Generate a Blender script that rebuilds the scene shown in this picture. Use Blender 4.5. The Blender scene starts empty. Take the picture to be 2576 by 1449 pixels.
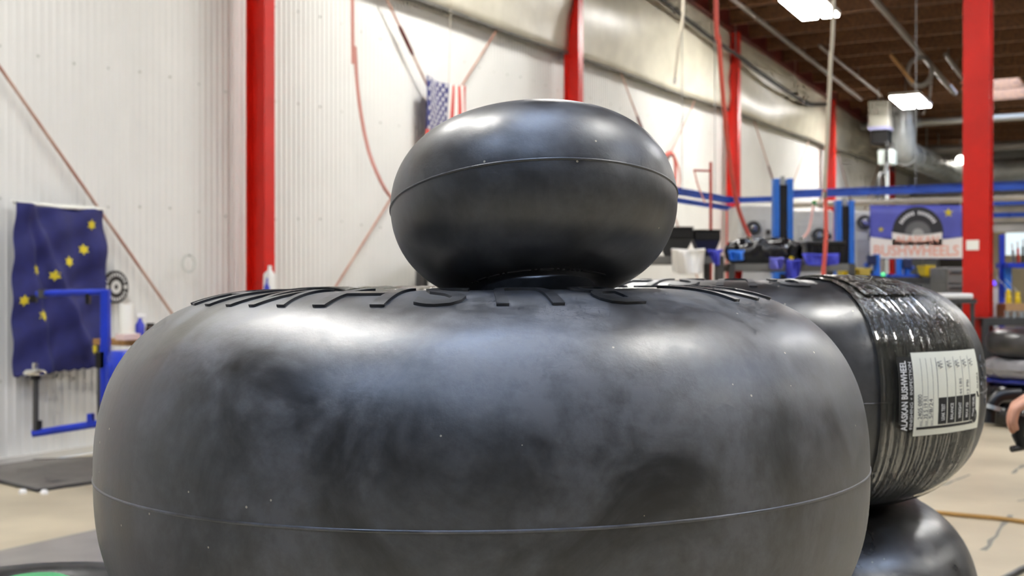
import bpy, bmesh, math, random
from mathutils import Vector, Matrix
random.seed(7)
S = bpy.context.scene
C = S.collection
PI = math.pi
rad = math.radians

# ------------------------------------------------------------------ camera
H = 1.19                    # eye height
F = 3150.0                  # focal length in pixels of the 2576 wide frame
HZ = 715.0                  # horizon row
cam = bpy.data.cameras.new('camera')
cam.sensor_width = 36.0
cam.lens = F / 2576.0 * 36.0
cam.clip_start = 0.05
cam.clip_end = 200
cam.dof.use_dof = True
cam.dof.focus_distance = 1.16
cam.dof.aperture_fstop = 11.0
co = bpy.data.objects.new('camera', cam)
C.objects.link(co)
co.location = (0, 0, H)
co.rotation_euler = (rad(90) - math.atan((724.5 - HZ) / F), 0, 0)
S.camera = co

# ------------------------------------------------------------------ world, exposure
w = bpy.data.worlds.new('world')
S.world = w
w.use_nodes = True
w.node_tree.nodes['Background'].inputs[0].default_value = (0.80, 0.88, 1.0, 1)
w.node_tree.nodes['Background'].inputs[1].default_value = 0.4
w.cycles.sampling_method = 'NONE'
S.view_settings.view_transform = 'Standard'
S.view_settings.look = 'None'
S.view_settings.gamma = 1
S.view_settings.exposure = 1.6
S.view_settings.use_curve_mapping = False
LED = 34.0                  # radiance of a ceiling LED panel
SKYL = 7.0                  # radiance of a roof skylight
S.cycles.max_bounces = 5
S.cycles.diffuse_bounces = 3
S.cycles.glossy_bounces = 2
S.cycles.transmission_bounces = 2
S.cycles.transparent_max_bounces = 6
S.cycles.caustics_reflective = False
S.cycles.caustics_refractive = False
S.cycles.use_light_tree = False
S.cycles.use_adaptive_sampling = True
S.cycles.adaptive_threshold = 0.08
S.cycles.adaptive_min_samples = 12

# ------------------------------------------------------------------ frames
TH = rad(29.35)
sT, cT, tT = math.sin(TH), math.cos(TH), math.tan(TH)
VX = 1288 + F * tT          # vanishing point of the long wall
PW = 6.9                    # distance of the camera from the long wall
SP = PW / 1.182             # column spacing
T0 = 8.01
Dv = Vector((sT, cT, 0))
Nv = Vector((-cT, sT, 0))
WA = PI / 2 - TH            # rotation that takes local x along the wall, local y into the wall
TEND, TBACK, QR = 33.5, -9.0, 19.0


def W(t, off, z):
    v = Nv * (PW - off) + Dv * t
    return Vector((v.x, v.y, z))


def at(x, y, d):
    return Vector(((x - 1288) / F * d, d, H - (y - HZ) / F * d))


def onwall(x, y, off=0.0):
    p = PW - off
    t = F * p / cT ** 2 / (VX - x) - p * tT
    z = H + (HZ - y) / ((VX - x) * cT) * p
    return W(t, off, z)


def wall_t(x, off=0.0):
    p = PW - off
    return F * p / cT ** 2 / (VX - x) - p * tT


COLT = [wall_t(px_, 0.16) for px_ in (655, 1443, 1845, 2088, 2240)]
COLT = [COLT[0] - 2 * SP, COLT[0] - SP] + COLT


def onfloor(x, y, z=0.0):
    d = F * (H - z) / (y - HZ)
    return at(x, y, d)


def ceil_z(t):
    return H + 4.36 - 0.058 * (t - 18)


def onceil(x, y, drop=0.0):
    d = 18.0
    for _ in range(40):
        X = (x - 1288) / F * d
        t = X * sT + d * cT
        d += 0.7 * ((ceil_z(t) - drop - H) * F / (HZ - y) - d)
    return at(x, y, d)


def tq(v):
    """wall coordinates of a world point"""
    return v.x * sT + v.y * cT, PW - (v.x * Nv.x + v.y * Nv.y)


# ------------------------------------------------------------------ materials
def lin(c):
    return tuple(((v / 12.92) if v <= 0.04045 else ((v + 0.055) / 1.055) ** 2.4) for v in c)


_mats = {}


def mat(name, col=(0.8, 0.8, 0.8), rough=0.5, metal=0.0, spec=0.5, noise=0.0, nscale=8.0, bump=0.0, bscale=60.0,
        col2=None, emit=None, estr=0.0, stretch=None):
    if name in _mats:
        return _mats[name]
    m = bpy.data.materials.new(name)
    _mats[name] = m
    m.use_nodes = True
    nt = m.node_tree
    b = nt.nodes['Principled BSDF']
    b.inputs['Base Color'].default_value = (*lin(col), 1)
    b.inputs['Roughness'].default_value = rough
    b.inputs['Metallic'].default_value = metal
    b.inputs['Specular IOR Level'].default_value = spec
    if emit:
        b.inputs['Emission Color'].default_value = (*lin(emit), 1)
        b.inputs['Emission Strength'].default_value = estr
    if noise or col2 or bump:
        tc = nt.nodes.new('ShaderNodeTexCoord')
        mp = nt.nodes.new('ShaderNodeMapping')
        nt.links.new(tc.outputs['Object'], mp.inputs[0])
        if stretch:
            mp.inputs['Scale'].default_value = stretch
    if noise or col2:
        n = nt.nodes.new('ShaderNodeTexNoise')
        n.inputs['Scale'].default_value = nscale
        n.inputs['Detail'].default_value = 6
        nt.links.new(mp.outputs[0], n.inputs['Vector'])
        r = nt.nodes.new('ShaderNodeValToRGB')
        r.color_ramp.elements[0].position = 0.35
        r.color_ramp.elements[1].position = 0.65
        c2 = col2 or tuple(max(0, v * (1 - noise)) for v in col)
        r.color_ramp.elements[0].color = (*lin(c2), 1)
        r.color_ramp.elements[1].color = (*lin(col), 1)
        nt.links.new(n.outputs['Fac'], r.inputs[0])
        nt.links.new(r.outputs[0], b.inputs['Base Color'])
    if bump:
        n2 = nt.nodes.new('ShaderNodeTexNoise')
        n2.inputs['Scale'].default_value = bscale
        n2.inputs['Detail'].default_value = 4
        nt.links.new(mp.outputs[0], n2.inputs['Vector'])
        bp = nt.nodes.new('ShaderNodeBump')
        bp.inputs['Strength'].default_value = bump
        bp.inputs['Distance'].default_value = 0.01
        nt.links.new(n2.outputs['Fac'], bp.inputs['Height'])
        nt.links.new(bp.outputs[0], b.inputs['Normal'])
    return m


def rubber(name, seed=0.0, dust=0.5, base=(0.115, 0.115, 0.125), dcol=(0.40, 0.40, 0.415), r0=0.30, r1=0.52, band=None, spec=1.0):
    """dusty cured rubber: dark compound, pale mould-release bloom in soft clouds, tiny specks"""
    m = bpy.data.materials.new(name)
    m.use_nodes = True
    nt = m.node_tree
    L = nt.links.new
    N = nt.nodes.new
    b = nt.nodes['Principled BSDF']
    tc = N('ShaderNodeTexCoord')
    mp = N('ShaderNodeMapping')
    mp.inputs['Location'].default_value = (seed, seed * 1.7, seed * 0.3)
    L(tc.outputs['Object'], mp.inputs[0])
    n1 = N('ShaderNodeTexNoise'); n1.inputs['Scale'].default_value = 6.5; n1.inputs['Detail'].default_value = 7
    n1.inputs['Roughness'].default_value = 0.62; n1.inputs['Distortion'].default_value = 0.9
    L(mp.outputs[0], n1.inputs['Vector'])
    r1n = N('ShaderNodeValToRGB')
    r1n.color_ramp.interpolation = 'EASE'
    r1n.color_ramp.elements[0].position = 0.31
    r1n.color_ramp.elements[1].position = 0.66
    L(n1.outputs['Fac'], r1n.inputs[0])
    # fine mottling
    n2 = N('ShaderNodeTexNoise'); n2.inputs['Scale'].default_value = 48; n2.inputs['Detail'].default_value = 8; n2.inputs['Roughness'].default_value = 0.65
    L(mp.outputs[0], n2.inputs['Vector'])
    mul = N('ShaderNodeMath'); mul.operation = 'MULTIPLY'
    L(r1n.outputs[0], mul.inputs[0])
    mr = N('ShaderNodeMapRange'); mr.inputs['From Min'].default_value = 0.3; mr.inputs['From Max'].default_value = 0.7
    mr.inputs['To Min'].default_value = 0.42; mr.inputs['To Max'].default_value = 1.3
    L(n2.outputs['Fac'], mr.inputs[0])
    L(mr.outputs[0], mul.inputs[1])
    fac = mul.outputs[0]
    if band:   # damp-looking splice where the rubber was joined: two edges of a strip around the section
        uv = N('ShaderNodeUVMap')
        sx = N('ShaderNodeSeparateXYZ')
        L(uv.outputs[0], sx.inputs[0])
        a1 = N('ShaderNodeMath'); a1.operation = 'SUBTRACT'; a1.inputs[1].default_value = band[0]
        L(sx.outputs[0], a1.inputs[0])
        a2 = N('ShaderNodeMath'); a2.operation = 'ABSOLUTE'; L(a1.outputs[0], a2.inputs[0])
        a3 = N('ShaderNodeMapRange'); a3.inputs['From Min'].default_value = band[1]; a3.inputs['From Max'].default_value = band[1] * 1.25
        a3.inputs['To Min'].default_value = 0.35; a3.inputs['To Max'].default_value = 1.0
        L(a2.outputs[0], a3.inputs[0])
        a4 = N('ShaderNodeMath'); a4.operation = 'MULTIPLY'
        L(fac, a4.inputs[0]); L(a3.outputs[0], a4.inputs[1])
        fac = a4.outputs[0]
    sc = N('ShaderNodeMath'); sc.operation = 'MULTIPLY'; sc.inputs[1].default_value = dust
    L(fac, sc.inputs[0])
    mix = N('ShaderNodeMixRGB')
    mix.inputs[1].default_value = (*lin(base), 1)
    mix.inputs[2].default_value = (*lin(dcol), 1)
    L(sc.outputs[0], mix.inputs[0])
    # specks of pale grit
    v = N('ShaderNodeTexVoronoi'); v.inputs['Scale'].default_value = 46
    L(mp.outputs[0], v.inputs['Vector'])
    lt = N('ShaderNodeMath'); lt.operation = 'LESS_THAN'; lt.inputs[1].default_value = 0.055
    L(v.outputs['Distance'], lt.inputs[0])
    wn = N('ShaderNodeSeparateColor'); L(v.outputs['Color'], wn.inputs[0])
    gt = N('ShaderNodeMath'); gt.operation = 'GREATER_THAN'; gt.inputs[1].default_value = 0.72
    L(wn.outputs[0], gt.inputs[0])
    an = N('ShaderNodeMath'); an.operation = 'MULTIPLY'
    L(lt.outputs[0], an.inputs[0]); L(gt.outputs[0], an.inputs[1])
    mix2 = N('ShaderNodeMixRGB')
    mix2.inputs[2].default_value = (*lin((0.70, 0.66, 0.58)), 1)
    L(an.outputs[0], mix2.inputs[0]); L(mix.outputs[0], mix2.inputs[1])
    L(mix2.outputs[0], b.inputs['Base Color'])
    rr = N('ShaderNodeMapRange'); rr.inputs['To Min'].default_value = r0; rr.inputs['To Max'].default_value = r1
    L(fac, rr.inputs[0]); L(rr.outputs[0], b.inputs['Roughness'])
    b.inputs['Specular IOR Level'].default_value = spec
    bp = N('ShaderNodeBump'); bp.inputs['Strength'].default_value = 0.10; bp.inputs['Distance'].default_value = 0.004
    L(n2.outputs['Fac'], bp.inputs['Height']); L(bp.outputs[0], b.inputs['Normal'])
    return m


def film_mat(name, tint=(0.60, 0.58, 0.50), cover=0.11):
    """clear stretch film: mostly see-through, strong streaky gloss"""
    m = bpy.data.materials.new(name)
    m.use_nodes = True
    nt = m.node_tree
    L = nt.links.new
    N = nt.nodes.new
    b = nt.nodes['Principled BSDF']
    out = nt.nodes['Material Output']
    b.inputs['Base Color'].default_value = (*lin(tint), 1)
    b.inputs['Roughness'].default_value = 0.10
    b.inputs['Specular IOR Level'].default_value = 0.9
    uv = N('ShaderNodeUVMap')
    mp = N('ShaderNodeMapping'); mp.inputs['Scale'].default_value = (34, 0.45, 1)
    L(uv.outputs[0], mp.inputs[0])
    n = N('ShaderNodeTexNoise'); n.inputs['Scale'].default_value = 5; n.inputs['Detail'].default_value = 5
    L(mp.outputs[0], n.inputs['Vector'])
    bp = N('ShaderNodeBump'); bp.inputs['Strength'].default_value = 0.9; bp.inputs['Distance'].default_value = 0.006
    L(n.outputs['Fac'], bp.inputs['Height']); L(bp.outputs[0], b.inputs['Normal'])
    tr = N('ShaderNodeBsdfTransparent'); tr.inputs[0].default_value = (0.93, 0.92, 0.86, 1)
    gl = N('ShaderNodeBsdfGlossy'); gl.inputs['Roughness'].default_value = 0.07
    gl.inputs['Color'].default_value = (1, 1, 1, 1)
    L(bp.outputs[0], gl.inputs['Normal'])
    fr = N('ShaderNodeFresnel'); fr.inputs['IOR'].default_value = 1.9
    L(bp.outputs[0], fr.inputs['Normal'])
    m1 = N('ShaderNodeMixShader')
    L(fr.outputs[0], m1.inputs[0]); L(tr.outputs[0], m1.inputs[1]); L(gl.outputs[0], m1.inputs[2])
    r = N('ShaderNodeMapRange'); r.inputs['From Min'].default_value = 0.42; r.inputs['From Max'].default_value = 0.75
    r.inputs['To Min'].default_value = cover * 0.25; r.inputs['To Max'].default_value = cover * 2.0
    L(n.outputs['Fac'], r.inputs[0])
    m2 = N('ShaderNodeMixShader')
    L(r.outputs[0], m2.inputs[0]); L(m1.outputs[0], m2.inputs[1]); L(b.outputs[0], m2.inputs[2])
    L(m2.outputs[0], out.inputs['Surface'])
    return m


RED = mat('red_paint', (0.83, 0.10, 0.04), 0.38, noise=0.10, nscale=2.5)
MAROON = mat('maroon_steel', (0.36, 0.10, 0.08), 0.5)
ROD = mat('rod_paint', (0.66, 0.46, 0.39), 0.5, col2=(0.76, 0.64, 0.57), nscale=3)
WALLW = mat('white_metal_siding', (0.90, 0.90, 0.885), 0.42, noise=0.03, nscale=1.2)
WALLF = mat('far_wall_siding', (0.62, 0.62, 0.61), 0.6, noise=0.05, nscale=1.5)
INSUL = mat('vinyl_insulation', (0.80, 0.78, 0.71), 0.38, noise=0.08, nscale=3, bump=0.6, bscale=5)
WOODC = mat('old_roof_timber', (0.36, 0.235, 0.15), 0.75, col2=(0.26, 0.165, 0.115), nscale=3, stretch=(0.4, 6, 6))
WOODJ = mat('joist_timber', (0.48, 0.33, 0.20), 0.7, col2=(0.32, 0.21, 0.135), nscale=4, stretch=(0.3, 5, 5))
STEEL = mat('galvanised_steel', (0.70, 0.72, 0.72), 0.35, 0.3, noise=0.1, nscale=6)
GREYP = mat('grey_paint', (0.46, 0.46, 0.45), 0.5, noise=0.06, nscale=5)
DGREY = mat('dark_grey_paint', (0.27, 0.27, 0.27), 0.5, noise=0.1, nscale=6)
LGREY = mat('light_grey_enamel', (0.84, 0.84, 0.82), 0.4, noise=0.08, nscale=4)
BLACKP = mat('black_plastic', (0.05, 0.05, 0.055), 0.4)
BLACKB = mat('black_bag_film', (0.045, 0.045, 0.055), 0.22, spec=0.8, bump=0.5, bscale=14)
BLUE = mat('blue_machine_paint', (0.09, 0.22, 0.75), 0.38, noise=0.12, nscale=9)
BLUEP = mat('bright_blue_paint', (0.18, 0.47, 0.88), 0.4, noise=0.08, nscale=6)
BLUER = mat('blue_rail_paint', (0.17, 0.36, 0.80), 0.42, noise=0.1, nscale=4)
NAVY = mat('navy_cloth', (0.145, 0.16, 0.42), 0.75, noise=0.12, nscale=14)
CLOTHB = mat('violet_blue_cloth', (0.27, 0.30, 0.82), 0.6, noise=0.15, nscale=9)
GOLD = mat('gold_cloth', (0.86, 0.78, 0.17), 0.7)
YEL = mat('yellow_plastic', (0.90, 0.78, 0.10), 0.45)
WHITEP = mat('white_plastic', (0.92, 0.92, 0.91), 0.4)
PAPER = mat('paper_white', (0.95, 0.95, 0.92), 0.7)
CHROME = mat('bright_steel', (0.82, 0.82, 0.80), 0.2, 1.0)
TIMBER = mat('bench_timber', (0.70, 0.52, 0.30), 0.6, noise=0.2, nscale=8, stretch=(1, 8, 8))
HOSER = mat('red_hose', (0.84, 0.36, 0.31), 0.45)
HOSEP = mat('faded_red_hose', (0.83, 0.58, 0.53), 0.5)
HOSEY = mat('ochre_hose', (0.66, 0.50, 0.24), 0.5)
CORDW = mat('pale_conduit', (0.74, 0.71, 0.64), 0.4, noise=0.1, nscale=5)
CARD = mat('cardboard', (0.72, 0.57, 0.40), 0.8)
BEIGE = mat('beige_board', (0.77, 0.72, 0.60), 0.7, noise=0.06, nscale=2)
INK = mat('black_ink', (0.07, 0.07, 0.075), 0.6)
GREYINK = mat('grey_pen', (0.42, 0.42, 0.45), 0.7)
REDINK = mat('coral_print', (0.95, 0.70, 0.61), 0.6)
GREENP = mat('green_plastic', (0.20, 0.62, 0.36), 0.4, noise=0.08, nscale=6)


# ------------------------------------------------------------------ mesh helpers
class MB:
    def __init__(self):
        self.v = []
        self.f = []
        self.uv = None

    def add(self, vs, fs):
        o = len(self.v)
        self.v += [tuple(p) for p in vs]
        self.f += [tuple(i + o for i in q) for q in fs]
        return self

    def box(self, c, s, rz=0.0, taper=1.0):
        x, y, z = s[0] / 2, s[1] / 2, s[2] / 2
        cr, sr = math.cos(rz), math.sin(rz)
        vs = []
        for k, (i, j, l) in enumerate([(-1, -1, -1), (1, -1, -1), (1, 1, -1), (-1, 1, -1), (-1, -1, 1), (1, -1, 1), (1, 1, 1), (-1, 1, 1)]):
            tp = taper if l < 0 else 1.0
            a, b = i * x * tp, j * y * tp
            vs.append((c[0] + a * cr - b * sr, c[1] + a * sr + b * cr, c[2] + l * z))
        return self.add(vs, [(3, 2, 1, 0), (4, 5, 6, 7), (0, 1, 5, 4), (1, 2, 6, 5), (2, 3, 7, 6), (3, 0, 4, 7)])

    def tube(self, pts, r, n=10, caps=True, closed=False):
        pts = [Vector(p) for p in pts]
        m = len(pts)
        rs = r if isinstance(r, (list, tuple)) else [r] * m
        vs = []
        up = Vector((0, 0, 1))
        prev = None
        for i, p in enumerate(pts):
            if closed:
                d = (pts[(i + 1) % m] - pts[i - 1]).normalized()
            else:
                d = (pts[min(i + 1, m - 1)] - pts[max(i - 1, 0)]).normalized()
            if prev is None:
                a = d.cross(up)
                if a.length < 0.05:
                    a = d.cross(Vector((1, 0, 0)))
                a.normalize()
            else:
                a = (prev - d * prev.dot(d)).normalized()
            prev = a
            b = d.cross(a)
            for k in range(n):
                g = 2 * PI * k / n
                vs.append(p + (a * math.cos(g) + b * math.sin(g)) * rs[i])
        fs = []
        for i in range(m if closed else m - 1):
            for k in range(n):
                j = (i + 1) % m
                fs.append((i * n + k, i * n + (k + 1) % n, j * n + (k + 1) % n, j * n + k))
        if caps and not closed:
            fs.append(tuple(range(n))[::-1])
            fs.append(tuple((m - 1) * n + k for k in range(n)))
        return self.add(vs, fs)

    def lathe(self, prof, n=24, c=(0, 0, 0), caps=True):
        vs = []
        m = len(prof)
        for i in range(n):
            a = 2 * PI * i / n
            for r, z in prof:
                vs.append((c[0] + r * math.cos(a), c[1] + r * math.sin(a), c[2] + z))
        fs = []
        for i in range(n):
            j = (i + 1) % n
            for k in range(m - 1):
                fs.append((i * m + k, j * m + k, j * m + k + 1, i * m + k + 1))
        if caps:
            if prof[0][0] > 1e-6:
                fs.append(tuple(i * m for i in range(n))[::-1])
            if prof[-1][0] > 1e-6:
                fs.append(tuple(i * m + m - 1 for i in range(n)))
        return self.add(vs, fs)

    def prism(self, poly, y0, y1):
        """polygon in local xz extruded along y"""
        n = len(poly)
        vs = [(x, y0, z) for x, z in poly] + [(x, y1, z) for x, z in poly]
        fs = [tuple(range(n)), tuple(range(2 * n - 1, n - 1, -1))]
        for i in range(n):
            j = (i + 1) % n
            fs.append((i, i + n, j + n, j))
        return self.add(vs, fs)

    def grid(self, fn, nu, nv, uv=False):
        o = len(self.v)
        us = []
        for i in range(nu + 1):
            for j in range(nv + 1):
                self.v.append(tuple(fn(i / nu, j / nv)))
                us.append((i / nu, j / nv))
        for i in range(nu):
            for j in range(nv):
                a = o + i * (nv + 1) + j
                self.f.append((a, a + nv + 1, a + nv + 2, a + 1))
        if uv:
            self.uv = us
        return self

    def build(self, name, m, parent=None, smooth=False, origin=None, bevel=0.0, solid=0.0):
        me = bpy.data.meshes.new(name)
        vs = self.v
        if origin is not None:
            vs = [(a - origin[0], b - origin[1], c - origin[2]) for a, b, c in vs]
        me.from_pydata(vs, [], self.f)
        bm = bmesh.new()
        bm.from_mesh(me)
        if not self.uv:
            bmesh.ops.recalc_face_normals(bm, faces=bm.faces)
        bm.to_mesh(me)
        bm.free()
        if self.uv:
            l = me.uv_layers.new(name='UVMap')
            for lp in me.loops:
                l.data[lp.index].uv = self.uv[lp.vertex_index]
        if smooth:
            for p in me.polygons:
                p.use_smooth = True
            if smooth != 'all':
                try:
                    me.set_sharp_from_angle(angle=rad(40))
                except Exception:
                    pass
        me.materials.append(m)
        o = bpy.data.objects.new(name, me)
        C.objects.link(o)
        if origin is not None:
            o.location = origin
        if parent is not None:
            o.parent = parent
        if solid:
            md = o.modifiers.new('solid', 'SOLIDIFY')
            md.thickness = solid
            md.offset = 0
        if bevel:
            md = o.modifiers.new('bevel', 'BEVEL')
            md.width = bevel
            md.segments = 2
            md.limit_method = 'ANGLE'
        return o


def tag(o, label=None, cat=None, group=None, kind=None):
    if label: o['label'] = label
    if cat: o['category'] = cat
    if group: o['group'] = group
    if kind: o['kind'] = kind
    return o


def thing(name, label, cat, loc=(0, 0, 0), rz=0.0, group=None):
    o = bpy.data.objects.new(name, None)
    C.objects.link(o)
    o.location = loc
    o.rotation_euler = (0, 0, rz)
    return tag(o, label, cat, group)


def bx(name, m, parent, c, s, bevel=0.0, rz=0.0, taper=1.0):
    return MB().box(c, s, rz, taper).build(name, m, parent, bevel=bevel)


def tb(name, m, parent, pts, r, n=10, origin=None):
    return MB().tube(pts, r, n).build(name, m, parent, smooth=True, origin=origin)


def spline(pts, n=8):
    pts = [Vector(p) for p in pts]
    out = []
    for i in range(len(pts) - 1):
        p0 = pts[max(i - 1, 0)]; p1 = pts[i]; p2 = pts[i + 1]; p3 = pts[min(i + 2, len(pts) - 1)]
        for k in range(n):
            t = k / n
            out.append(0.5 * ((2 * p1) + (p2 - p0) * t + (2 * p0 - 5 * p1 + 4 * p2 - p3) * t * t + (-p0 + 3 * p1 - 3 * p2 + p3) * t ** 3))
    out.append(pts[-1])
    return out


def star_poly(cx, cz, r, n=5, ri=0.42, ph=PI / 2):
    return [(cx + (r if k % 2 == 0 else r * ri) * math.cos(ph + k * PI / n), cz + (r if k % 2 == 0 else r * ri) * math.sin(ph + k * PI / n)) for k in range(2 * n)]


def text_mesh(s, bold=0.0, extrude=0.0, spacing=1.0):
    """mesh of a string, lower left corner at 0,0, capital height 1"""
    cu = bpy.data.curves.new('text', 'FONT')
    cu.body = s
    cu.offset = bold
    cu.extrude = extrude
    cu.space_character = spacing
    cu.resolution_u = 3
    o = bpy.data.objects.new('text', cu)
    C.objects.link(o)
    bpy.context.view_layer.update()
    dg = bpy.context.evaluated_depsgraph_get()
    me = bpy.data.meshes.new_from_object(o.evaluated_get(dg))
    bpy.data.objects.remove(o)
    bpy.data.curves.remove(cu)
    return me


def slice_bm(bm, axis, step, lo, hi):
    k = lo + step
    while k < hi - step * 0.3:
        p = Vector((0, 0, 0)); nrm = Vector((0, 0, 0))
        p[axis] = k; nrm[axis] = 1
        bmesh.ops.bisect_plane(bm, geom=bm.verts[:] + bm.edges[:] + bm.faces[:], dist=1e-6, plane_co=p, plane_no=nrm)
        k += step


def warped_text(name, s, m, parent, fn, height, bold=0.0, depth=0.0, step=None, width=None, spacing=1.0, center=False, origin=None):
    """text whose local (u, v, h) in metres is put through fn; depth > 0 gives solid letters"""
    me = text_mesh(s, bold, 0.5 if depth else 0.0, spacing)
    bm = bmesh.new()
    bm.from_mesh(me)
    bpy.data.meshes.remove(me)
    if not bm.verts:
        bm.free(); return None
    xs = [v.co.x for v in bm.verts]; ys = [v.co.y for v in bm.verts]
    x0, x1, y0, y1 = min(xs), max(xs), min(ys), max(ys)
    ky = height / (y1 - y0)
    kx = (width / (x1 - x0)) if width else ky
    for v in bm.verts:
        v.co.x = (v.co.x - x0) * kx
        v.co.y = (v.co.y - y0) * ky
        v.co.z = (v.co.z + 0.5) * depth
    wd = (x1 - x0) * kx
    if step:
        slice_bm(bm, 0, step, 0, wd)
        slice_bm(bm, 1, step, 0, height)
    for v in bm.verts:
        v.co = fn(v.co.x - (wd / 2 if center else 0), v.co.y, v.co.z)
    bmesh.ops.recalc_face_normals(bm, faces=bm.faces)
    if origin is not None:
        for v in bm.verts:
            v.co -= Vector(origin)
    me = bpy.data.meshes.new(name)
    bm.to_mesh(me); bm.free()
    me.materials.append(m)
    o = bpy.data.objects.new(name, me)
    C.objects.link(o)
    if origin is not None:
        o.location = origin
    o.parent = parent
    o['tw'] = wd
    return o


# ================================================================== SETTING
# ---- floor
fm = mat('concrete_floor', (0.78, 0.73, 0.625), 0.42, col2=(0.69, 0.645, 0.55), nscale=1.6, bump=0.1, bscale=30)
q = [W(TBACK, 0, 0), W(TEND, 0, 0), W(TEND, QR, 0), W(TBACK, QR, 0)]
fl = MB().add([(p.x, p.y, 0) for p in q] + [(p.x, p.y, -0.15) for p in q],
              [(0, 1, 2, 3), (7, 6, 5, 4), (0, 4, 5, 1), (1, 5, 6, 2), (2, 6, 7, 3), (3, 7, 4, 0)]).build('floor', fm)
tag(fl, kind='structure')
LANE = mat('grey_lane_paint', (0.53, 0.51, 0.49), 0.5, noise=0.10, nscale=5)
q = [W(-2.5, 2.17, 0.002), W(7.2, 2.17, 0.002), W(7.2, 4.6, 0.002), W(-2.5, 4.6, 0.002)]
MB().add(q, [(0, 1, 2, 3)]).build('painted_lane', LANE, fl)
CRACK = mat('floor_crack_filler', (0.50, 0.49, 0.45), 0.7)
for a, b, wd in [((2540, 1296), (2478, 1386), 0.035), ((2576, 1170), (2545, 1192), 0.03), ((2440, 1195), (2370, 1222), 0.02), ((2600, 1255), (2560, 1262), 0.02)]:
    A, B = onfloor(*a), onfloor(*b)
    n = (B - A).normalized().cross(Vector((0, 0, 1))) * wd / 2
    pts = []
    for k in range(9):
        c = A.lerp(B, k / 8)
        j = n * random.uniform(0.4, 1.3)
        o_ = n * random.uniform(-0.5, 0.5)
        pts.append((c + j + o_, c - j + o_))
    mb = MB()
    vs = [Vector((p.x, p.y, 0.0015)) for pr in pts for p in pr]
    mb.add(vs, [(2 * k, 2 * k + 1, 2 * k + 3, 2 * k + 2) for k in range(8)]).build('floor_crack', CRACK, fl)

# ---- long wall: steel siding in panels with fine vertical ribs
WTOP = H + 2.80
wl = tag(bx('wall_left', WALLW, None, (0, 0, 0), (TEND - TBACK, 0.12, 5.95)), kind='structure')
wl.location = W((TEND + TBACK) / 2, -0.13, 2.975)
wl.rotation_euler = (0, 0, WA)
PWID = 0.92
ribs = 14
pm = bpy.data.meshes.new('siding_panel')
vs, fs = [], []
prof = []
pit = PWID / ribs
for k in range(ribs):
    x = k * pit
    prof += [(x, 0.0), (x + pit * 0.52, 0.0), (x + pit * 0.64, -0.007), (x + pit * 0.88, -0.007)]
prof.append((PWID, 0.0))
for x, y in prof:
    vs += [(x - PWID / 2, y, 0.02), (x - PWID / 2, y, WTOP)]
fs = [(2 * k, 2 * k + 2, 2 * k + 3, 2 * k + 1) for k in range(len(prof) - 1)]
pm.from_pydata(vs, [], fs)
pm.materials.append(WALLW)
wl_inv = (Matrix.Translation(wl.location) @ Matrix.Rotation(WA, 4, 'Z')).inverted()


def wall_child(o):
    o.parent = wl
    return o


npan = int((TEND - TBACK) / PWID)
for k in range(npan):
    o = bpy.data.objects.new('siding_panel', pm)
    C.objects.link(o)
    o.parent = wl
    t = TBACK + (k + 0.5) * PWID
    o.location = (t - (TEND + TBACK) / 2, -0.072, -2.975)
# horizontal rows of screws (dull dots)
mb = MB()
for row in (0.55, 1.75, 2.75, 3.55):
    for k in range(0, npan * 3):
        t = TBACK + k * PWID / 3 + 0.1
        if 0 < t < 20:
            mb.box((t - (TEND + TBACK) / 2, -0.075, row - 2.975 + 0.02 * math.sin(k)), (0.016, 0.01, 0.016))
tag(mb.build('siding_screws', mat('screw_grey', (0.72, 0.73, 0.70), 0.5), wl), kind='stuff')
# base trim
o = bx('baseboard_left', mat('base_trim', (0.83, 0.82, 0.79), 0.5), None, (0, 0, 0), (TEND - TBACK, 0.03, 0.05))
o.location = W((TEND + TBACK) / 2, -0.035, 0.025)
o.rotation_euler = (0, 0, WA)
tag(o, kind='structure')

# ---- vinyl-faced insulation above the siding, one sheet a bay, sagging
edges_t = COLT + [TEND]
for i in range(len(edges_t) - 1):
    ta, tb_ = edges_t[i], edges_t[i + 1]
    ph = i * 1.7

    def fn(u, v, ta=ta, tb_=tb_, ph=ph):
        t = ta + (tb_ - ta) * u
        zt = ceil_z(t) - 0.02
        zb = WTOP - 0.02 + 0.01 * math.sin(u * PI * 3 + ph)
        z = zb + (zt - zb) * v
        belly = 0.07 * math.sin(PI * v) ** 0.8 * (0.65 + 0.35 * math.sin(PI * u))
        fold = 0.020 * math.sin(9 * u + 5 * v + ph) + 0.02 * math.sin(4 * u - 9 * v + 2 * ph) + 0.014 * math.sin(17 * u * (1 - v) + ph)
        p = W(t, 0.03 + belly + fold * math.sin(PI * v) + 0.05, z)
        return wl_inv @ p
    MB().grid(fn, 36, 18).build('insulation_sheet', INSUL, wl, smooth='all', solid=0.01)
    # sewn hem along the lower edge
    pts = [wl_inv @ W(ta + (tb_ - ta) * k / 12, 0.09, WTOP - 0.02 + 0.01 * math.sin(k / 12 * PI * 3 + ph)) for k in range(13)]
    MB().tube(pts, 0.012, 6).build('sheet_hem', GREYP, wl, smooth=True)

# ---- the other walls and the roof
def slab_wall(name, t, q0, q1, m, hgt=6.5):
    c = (W(t, q0, 0) + W(t, q1, 0)) / 2
    o = bx(name, m, None, (0, 0, 0), (0.15, abs(q1 - q0), hgt))
    o.location = (c.x, c.y, hgt / 2)
    o.rotation_euler = (0, 0, WA)
    return tag(o, kind='structure')


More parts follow.
